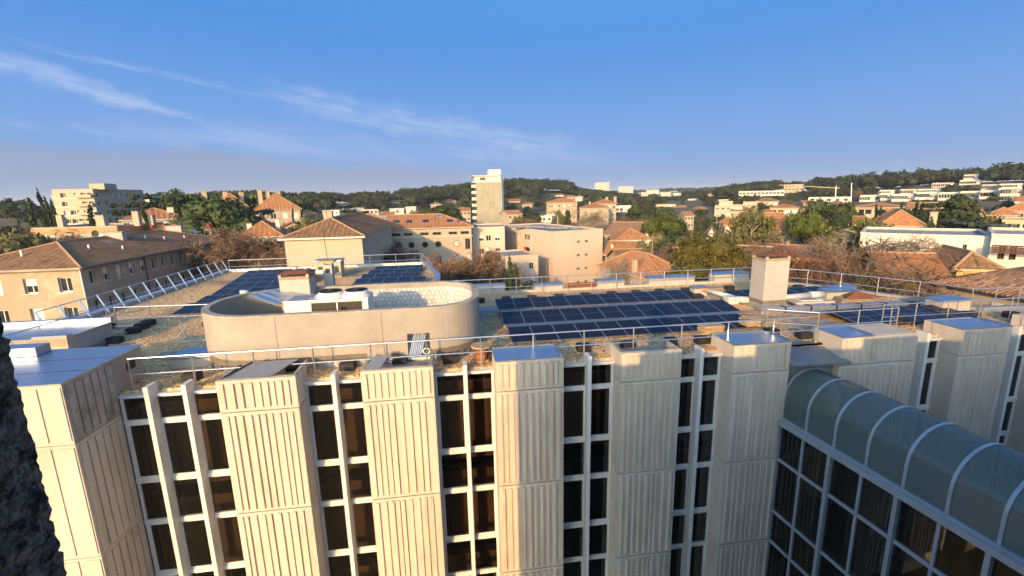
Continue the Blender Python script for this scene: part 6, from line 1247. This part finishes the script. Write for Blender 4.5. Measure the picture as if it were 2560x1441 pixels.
TL_ = [
 ('cypress0', 70, 503, 128, 'stout dark cypress left of the tall cream block', .95), ('cypress1', 98, 485, 132, 'tallest cypress of the group beside the tall cream block', .75), ('cypress0', 113, 500, 134, 'slim cypress touching the tallest cypress', .7), ('cypress1', 129, 508, 136, 'short cypress against the corner of the tall cream block', .8),
 ('cypress0', 224, 519, 118, 'small cypress rising before the tall cream block', 1.1), ('cypress1', 360, 527, 112, 'small cypress behind the red-fascia flats', .9),
 ('cedar0', 348, 491, 150, 'broad dark cedar before the shaded side of the tall block', .62), ('cedar0', 302, 512, 146, 'lower dark cedar beside the broad cedar', .62),
 ('conifer', 446, 484, 160, 'pointed conifer at the edge of the dark pine group', 1.), ('dark0', 425, 497, 150, 'round dark pine beside the pointed conifer', 1.2), ('pine0', 480, 490, 155, 'wide dark-green pine behind the low flats', 1.5), ('pine1', 540, 502, 118, 'big round pine in front of the beige house with white chimneys', 1.35), ('dark1', 505, 508, 122, 'dark pine beside the big round pine', 1.1), ('pine2', 645, 487, 190, 'large pine between the two orange-roofed beige houses', 1.7), ('dark0', 590, 494, 185, 'dark pine crown behind the beige houses', 1.2),
 ('cedar1', 650, 528, 125, 'blue-green cedar before the apartment house with pyramid roof', .9), ('cypress0', 731, 525, 128, 'slender cypress before the pyramid-roofed apartment house', .7), ('cypress1', 752, 530, 130, 'slender cypress at the corner of the pyramid-roofed apartment house', .6), ('olive', 783, 548, 110, 'rounded green shrub tree behind the windowless cream block', 1.4), ('pine0', 740, 497, 210, 'pine behind the pyramid-roofed apartment house', 1.3),
 ('cedar0', 860, 517, 170, 'dark spreading cedar before small white houses', 1.3), ('cedar0', 900, 530, 160, 'dark cedar above the round-window block', 1.2), ('cypress0', 850, 540, 140, 'narrow cypress in front of the dark cedar', .7), ('cypress1', 1012, 520, 160, 'dark narrow cypress before a white flat-roofed house', .8), ('pine1', 1095, 517, 175, 'wide pine left of the panelled tower', 1.9), ('dark1', 1130, 525, 170, 'dark pine hugging the panelled tower', 1.4), ('pine2', 1060, 524, 180, 'low broad pine above the orange skylight roof', 1.5),
 ('bare1', 600, 572, 78, 'grey bare tree spreading before the bright orange hip roof', 1.0), ('bare1', 655, 590, 74, 'second grey bare tree beside the windowless cream block', .95), ('bare1', 575, 600, 82, 'grey bare tree behind the rear roof corner', 1.0), ('bare1', 985, 612, 80, 'fan-shaped bare tree before the round-window block', .75), ('dry', 1118, 655, 62, 'russet dry-leaved tree below the round-window block', .95), ('dry', 1195, 628, 64, 'tall russet dry-leaved tree by the narrow pink flats', .8), ('dry', 1155, 650, 58, 'low russet dry-leaved tree between its taller neighbours', .9), ('rust0', 1085, 640, 66, 'wispy bare tree with few leaves by the rear roof corner', .8), ('bare0', 1240, 640, 70, 'pale bare birch against the pink annex', .4),
 ('cypress0', 1275, 652, 44, 'near dark cypress rising behind the rear guard rail', .75), ('cypress1', 1292, 676, 43, 'smaller cypress leaning on the near dark cypress', .8), ('cypress0', 1262, 682, 44, 'low cypress at the foot of the near dark cypress', .9), ('olive', 1318, 712, 46, 'low green shrub beside the near cypresses', 1.2),
 ('dark0', 1530, 612, 92, 'dark tree in the shadow right of the corner flats', .6), ('bare0', 1548, 650, 60, 'thin bare tree right of the corner flats', .35), ('bare0', 1478, 527, 160, 'pale fan-shaped bare tree before the blank yellow wall', 1.0), ('conifer', 1418, 530, 160, 'dark conifer before the yellow flats', .7), ('openpine', 1395, 528, 165, 'greyish open tree before the yellow flats', .8), ('dark1', 1290, 520, 260, 'dark tree right of the panelled tower', 1.3), ('pine1', 1335, 540, 180, 'low dark tree above the pink flats', 1.5), ('bare1', 1330, 548, 150, 'brown bare thicket above the pink flats', 1.4), ('olive', 1300, 545, 160, 'dark shrub right of the panelled tower', 1.4),
 ('umbrella0', 1665, 541, 108, 'bright green umbrella pine among orange roofs', .95), ('dark0', 1690, 560, 106, 'dark tree under the umbrella pine', 1.0), ('olive', 1645, 585, 104, 'leafy tree under the umbrella pine, left side', 1.0), ('cedar1', 1665, 600, 92, 'silver-green cedar below the umbrella pine', .7), ('olive', 1603, 605, 88, 'round green tree before the white villa', .75), ('bare1', 1625, 620, 84, 'small bare tree beside the white villa', .8),
 ('bigbush', 1765, 606, 48, 'big bushy evergreen right behind the rear guard rail', 1.0), ('bigbush', 1838, 655, 47, 'lower bushy evergreen beside the tall chimney', .85),
 ('pine2', 1590, 513, 235, 'dark pine mass left of the roof-terrace house', 1.6), ('dark1', 1625, 511, 230, 'dark tall pine behind the roof-terrace house', 1.3), ('pine0', 1665, 519, 225, 'spreading dark pine right of the roof-terrace house', 1.6), ('bare1', 1560, 545, 190, 'brown bare thicket below the dark pines', 1.8), ('bare1', 1610, 548, 185, 'brown bare thicket right below the dark pines', 1.8),
 ('cypress0', 1748, 538, 122, 'broad ivy-like cypress between the pines', 1.4), ('cypress1', 1764, 548, 120, 'second broad cypress in the pair by the pale pole', 1.2), ('cypress0', 1796, 558, 112, 'slim cypress before the orange hip roof', .9), ('dark0', 1783, 562, 128, 'dark round tree behind the slim cypress', 1.0), ('olive', 1810, 585, 92, 'green garden tree left of the open pine', 1.2), ('bare0', 1760, 600, 90, 'grey bare tree above the dusty orange roof', .9), ('cedar1', 1757, 590, 92, 'grey-green cedar above the dusty orange roof', .8),
 ('openpine', 1886, 524, 90, 'open pine with pale trunk between cream flats', 1.1), ('openpine', 1925, 590, 84, 'low olive-green pine beside the open pine', 1.2), ('bare1', 1880, 600, 78, 'brown bare tree at the foot of the open pine', 1.2), ('cypress1', 1988, 556, 106, 'tall cypress beside the stone-coloured gable', .9), ('umbrella1', 2018, 536, 108, 'spreading pine with bare stem right of the stone-coloured gable', .7), ('dark1', 1905, 508, 240, 'dark pine between the cream flats', 1.2), ('pine1', 1790, 508, 270, 'dark pine above the long pale building', 1.3), ('cypress0', 1920, 575, 100, 'dark cypress by the open pine', .8),
 ('pine0', 2042, 505, 150, 'dark pine left of the balcony flats', 1.4), ('pine2', 2075, 520, 140, 'broad dark pine below the crane', 1.5), ('dark0', 2110, 512, 150, 'tall dark pine beside the balcony flats', 1.3), ('dark1', 2095, 545, 120, 'dark tree before the broad pine', 1.3), ('pine1', 2060, 560, 118, 'low pine above the blank white wall', 1.4), ('lime', 2165, 556, 104, 'yellow-green shrub before the balcony flats', 1.3), ('cypress0', 2192, 515, 132, 'tall cypress before the pink end wall', 1.0), ('cypress1', 2204, 522, 130, 'second tall cypress before the pink end wall', 1.0), ('cypress1', 2128, 553, 110, 'small cypress left of the yellow-green shrub', .8), ('olive', 2100, 580, 96, 'green tree left of the blank white wall', 1.4), ('olive', 2190, 560, 100, 'hedge-like green tree beside the beige villa', 1.2),
 ('cypress0', 2256, 510, 150, 'cypress left of the rusty row house', 1.0), ('cypress1', 2292, 507, 148, 'cypress before the rusty row house', 1.1), ('cypress0', 2306, 512, 146, 'stout cypress beside the rusty row house', 1.2), ('cedar0', 2340, 512, 138, 'layered dark cedar right of the cypresses', 1.1), ('dark0', 2275, 528, 140, 'dark tree at the foot of the cypresses', 1.4), ('dark1', 2315, 532, 136, 'dark tree below the layered cedar', 1.4), ('conifer', 2418, 500, 118, 'dense dark conical conifer standing above the white house', 1.35), ('cedar1', 2385, 555, 100, 'wide blue-green cedar spreading over the white house roof', 1.7), ('cedar1', 2430, 562, 98, 'second wide blue-green cedar over the white house roof', 1.6), ('cypress1', 2332, 555, 96, 'short cypress beside the beige villa', 1.4), ('umbrella1', 2488, 492, 260, 'umbrella pine in front of the white gridded flats', 1.6), ('pine0', 2520, 505, 230, 'dark pine beside the umbrella pine on the hill', 1.4), ('olive', 2470, 545, 126, 'dark round tree behind the small yellow house', 1.2), ('cypress0', 2200, 492, 300, 'small dark cypress before the hillside flats', 1.0), ('cypress1', 2425, 492, 290, 'slim cypress before the hillside flats', .8),
 ('rust0', 1985, 625, 58, 'rust-twigged bare tree right of the tall chimney', 1.2), ('rust1', 2050, 650, 52, 'rusty tree with withered leaves behind the angled rail', 1.2), ('twig', 2085, 600, 62, 'brown twiggy tree before the blank white wall', 1.1), ('rust0', 2120, 648, 50, 'low rust-twigged tree behind the angled rail', 1.3), ('twig', 2150, 610, 60, 'tall brown twiggy tree left of the pale bare tree', 1.0), ('rust1', 2175, 660, 48, 'rusty tree with withered leaves before the old stone house', 1.1), ('bare0', 2242, 590, 62, 'pale bare tree standing against the blank white wall', .9), ('twig', 2235, 655, 47, 'dark twiggy tree over the rust-red roof', 1.0), ('twig', 2285, 640, 46, 'twiggy tree throwing branches over the rust-red roof', 1.0), ('bare1', 2340, 672, 42, 'bare branches before the old stone gable', .9), ('rust0', 2010, 655, 49, 'small rust-twigged tree beside the tall chimney', 1.2), ('twig', 1960, 615, 66, 'brown twiggy tree behind the tall chimney', 1.2), ('olive', 2140, 625, 64, 'olive-green tree among rusty bare trees', .9), ('lime', 2215, 704, 41, 'yellow-green shrub just behind the angled rail', .62), ('lime', 2186, 712, 42, 'small yellow-green shrub beside its larger twin', .5),
 ('bare1', 150, 570, 120, 'brown bare tree left of the low flats', 1.2), ('olive', 55, 590, 105, 'green garden tree by the little cream house', 1.3), ('dark1', 20, 575, 140, 'dark rounded tree at the foot of the cypresses', 1.5), ('bare1', 30, 600, 120, 'brown thicket by the little cream house', 1.3), ('twig', 185, 560, 135, 'twiggy tree in front of the tall block', 1.0),
]
for key, px, py, R, lb, wd in TL_: tree(key, px, py, R, lb, wid=wd)
# houses and trees already placed, so that the filling trees keep off them
OCC = [(o.location.x, o.location.y, 9.) for o in COL.objects if o.parent is None and o.get('category') in ('house', 'building')]
rs = random.Random(99); kinds = ['pine0', 'pine1', 'pine2', 'dark0', 'dark1', 'olive', 'bare1', 'twig', 'cypress0', 'pine0', 'dark0']
LBL = {'p': 'round green pine among houses on the rising ground', 'd': 'dark pine among houses on the rising ground', 'o': 'olive-green garden tree among houses on the rising ground', 'b': 'brown bare tree among houses on the rising ground', 't': 'brown twiggy tree among houses on the rising ground', 'c': 'small cypress among houses on the rising ground'}
def hides(x, y, zt, hw):
    a, R = math.atan2(x, y), math.hypot(x, y); e = (zt-CZ)/R
    return any(R < hr+4 and abs(a-ha) < hwid+hw/R and e > hel for ha, hr, hwid, hel in HS)
HL = [(o.location.x, o.location.y, o['label']) for o in COL.objects if o.parent is None and o.get('category') in ('house', 'building')]
KS = {'p': 'round green pine', 'd': 'dark pine', 'o': 'olive-green garden tree', 'b': 'brown bare tree', 't': 'brown twiggy tree', 'c': 'small cypress'}
n = tries = 0
while n < 300 and tries < 9000:
    tries += 1; a = rs.uniform(rad(-40), rad(57)); R = rs.uniform(125, 380); x, y = R*math.sin(a), R*math.cos(a)
    if any((x-ox)**2+(y-oy)**2 < rr*rr for ox, oy, rr in OCC): continue
    k = rs.choice(kinds); z = TZ(x, y); h = rs.uniform(4, 7)*(1.3 if k[0] in 'dp' else 1)
    if hides(x, y, z+h, h*.3): continue
    nb = min(HN, key=lambda q_: (q_[0]-x)**2+(q_[1]-y)**2); lb_ = KS[k[0]]+' near the '+nb[2]; far = (nb[0]-x)**2+(nb[1]-y)**2 > 4900 or len(lb_.split()) > 16
    put(k, x, y, z, h, LBL[k[0]] if far else lb_, group='trees among the houses', wid=rs.uniform(.9, 1.3)); n += 1
# wooded hills: one mass of crowns
low = [leafcloud(lumps(200+k, (0, 0, .60), (.44, .44, .34), 10, .12, .24), 230, .14, 300+k, .9) for k in range(8)]
cores = [ico((0, 0, .58), (.46, .46, .36), .62)]
Vs, Qs, b0 = [], [], 0; rn = np.random.RandomState(5); nt_ = 0
OC2 = np.array([(ox, oy) for ox, oy, _ in OCC])
def wood(az0, az1, R0, R1, n, h0=7, h1=12):
    global b0, nt_
    for k in range(n):
        a = rad(rn.uniform(az0, az1)); R = math.sqrt(rn.uniform(R0*R0, R1*R1)); x, y = R*math.sin(a), R*math.cos(a)
        if ((OC2[:, 0]-x)**2+(OC2[:, 1]-y)**2).min() < 150: continue
        h = rn.uniform(h0, h1); w = h*rn.uniform(.85, 1.25); z = TZ(x, y)
        if hides(x, y, z+h*.9, w*.4): continue
        c, s = math.cos(rn.rand()*6.28), math.sin(rn.rand()*6.28)
        V = low[rn.randint(8)]; P = np.stack([(V[:, 0]*c-V[:, 1]*s)*w+x, (V[:, 0]*s+V[:, 1]*c)*w+y, V[:, 2]*h+z], 1); Vs.append(P); Qs.append(np.arange(len(P)).reshape(-1, 4)+b0); b0 += len(P)
        p, q = cores[0]; P = p*np.array([w, w, h])+np.array([x, y, z]); Vs.append(P); Qs.append(q+b0); b0 += len(P); nt_ += 1
wood(-44, -20, 330, 460, 200); wood(-26, 6, 330, 470, 560); wood(-6, 15, 380, 560, 600, 8, 13); wood(15, 26, 380, 600, 480, 4.5, 7); wood(24, 36, 380, 700, 360, 6, 10); wood(30, 62, 420, 600, 680, 8, 13); wood(14, 36, 700, 1100, 360, 5, 8); wood(14, 36, 1100, 1600, 500, 9, 14)
wood(36, 58, 330, 430, 200, 6, 9); wood(-40, 36, 230, 380, 560, 4, 7); wood(20, 57, 190, 330, 420, 3.5, 6); wood(14, 34, 290, 500, 520, 3, 5)
me = mesh_from(np.concatenate(Vs), np.concatenate(Qs), 'wooded_hills', ['leaf_forest'])
fo = bpy.data.objects.new('wooded_hills', me); COL.objects.link(fo); props(fo, 'dark green pine woods covering the far hills', 'woods', None, 'stuff')

# ================================================================== AIR
hb = MB().box(-7600, 7600, -7600, 7600, -45, 75).build('haze', 'flat_roof')
hm_ = bpy.data.materials.new('haze_air'); hm_.use_nodes = True; t_ = hm_.node_tree; t_.nodes.clear()
pv = t_.nodes.new('ShaderNodeVolumePrincipled'); pv.inputs['Color'].default_value = (.80, .87, 1, 1); pv.inputs['Density'].default_value = .00014; pv.inputs['Anisotropy'].default_value = 0
ou = t_.nodes.new('ShaderNodeOutputMaterial'); t_.links.new(pv.outputs[0], ou.inputs['Volume'])
hb.data.materials.clear(); hb.data.materials.append(hm_); props(hb, 'thin pale blue haze in the air over the town', 'haze', None, 'stuff')
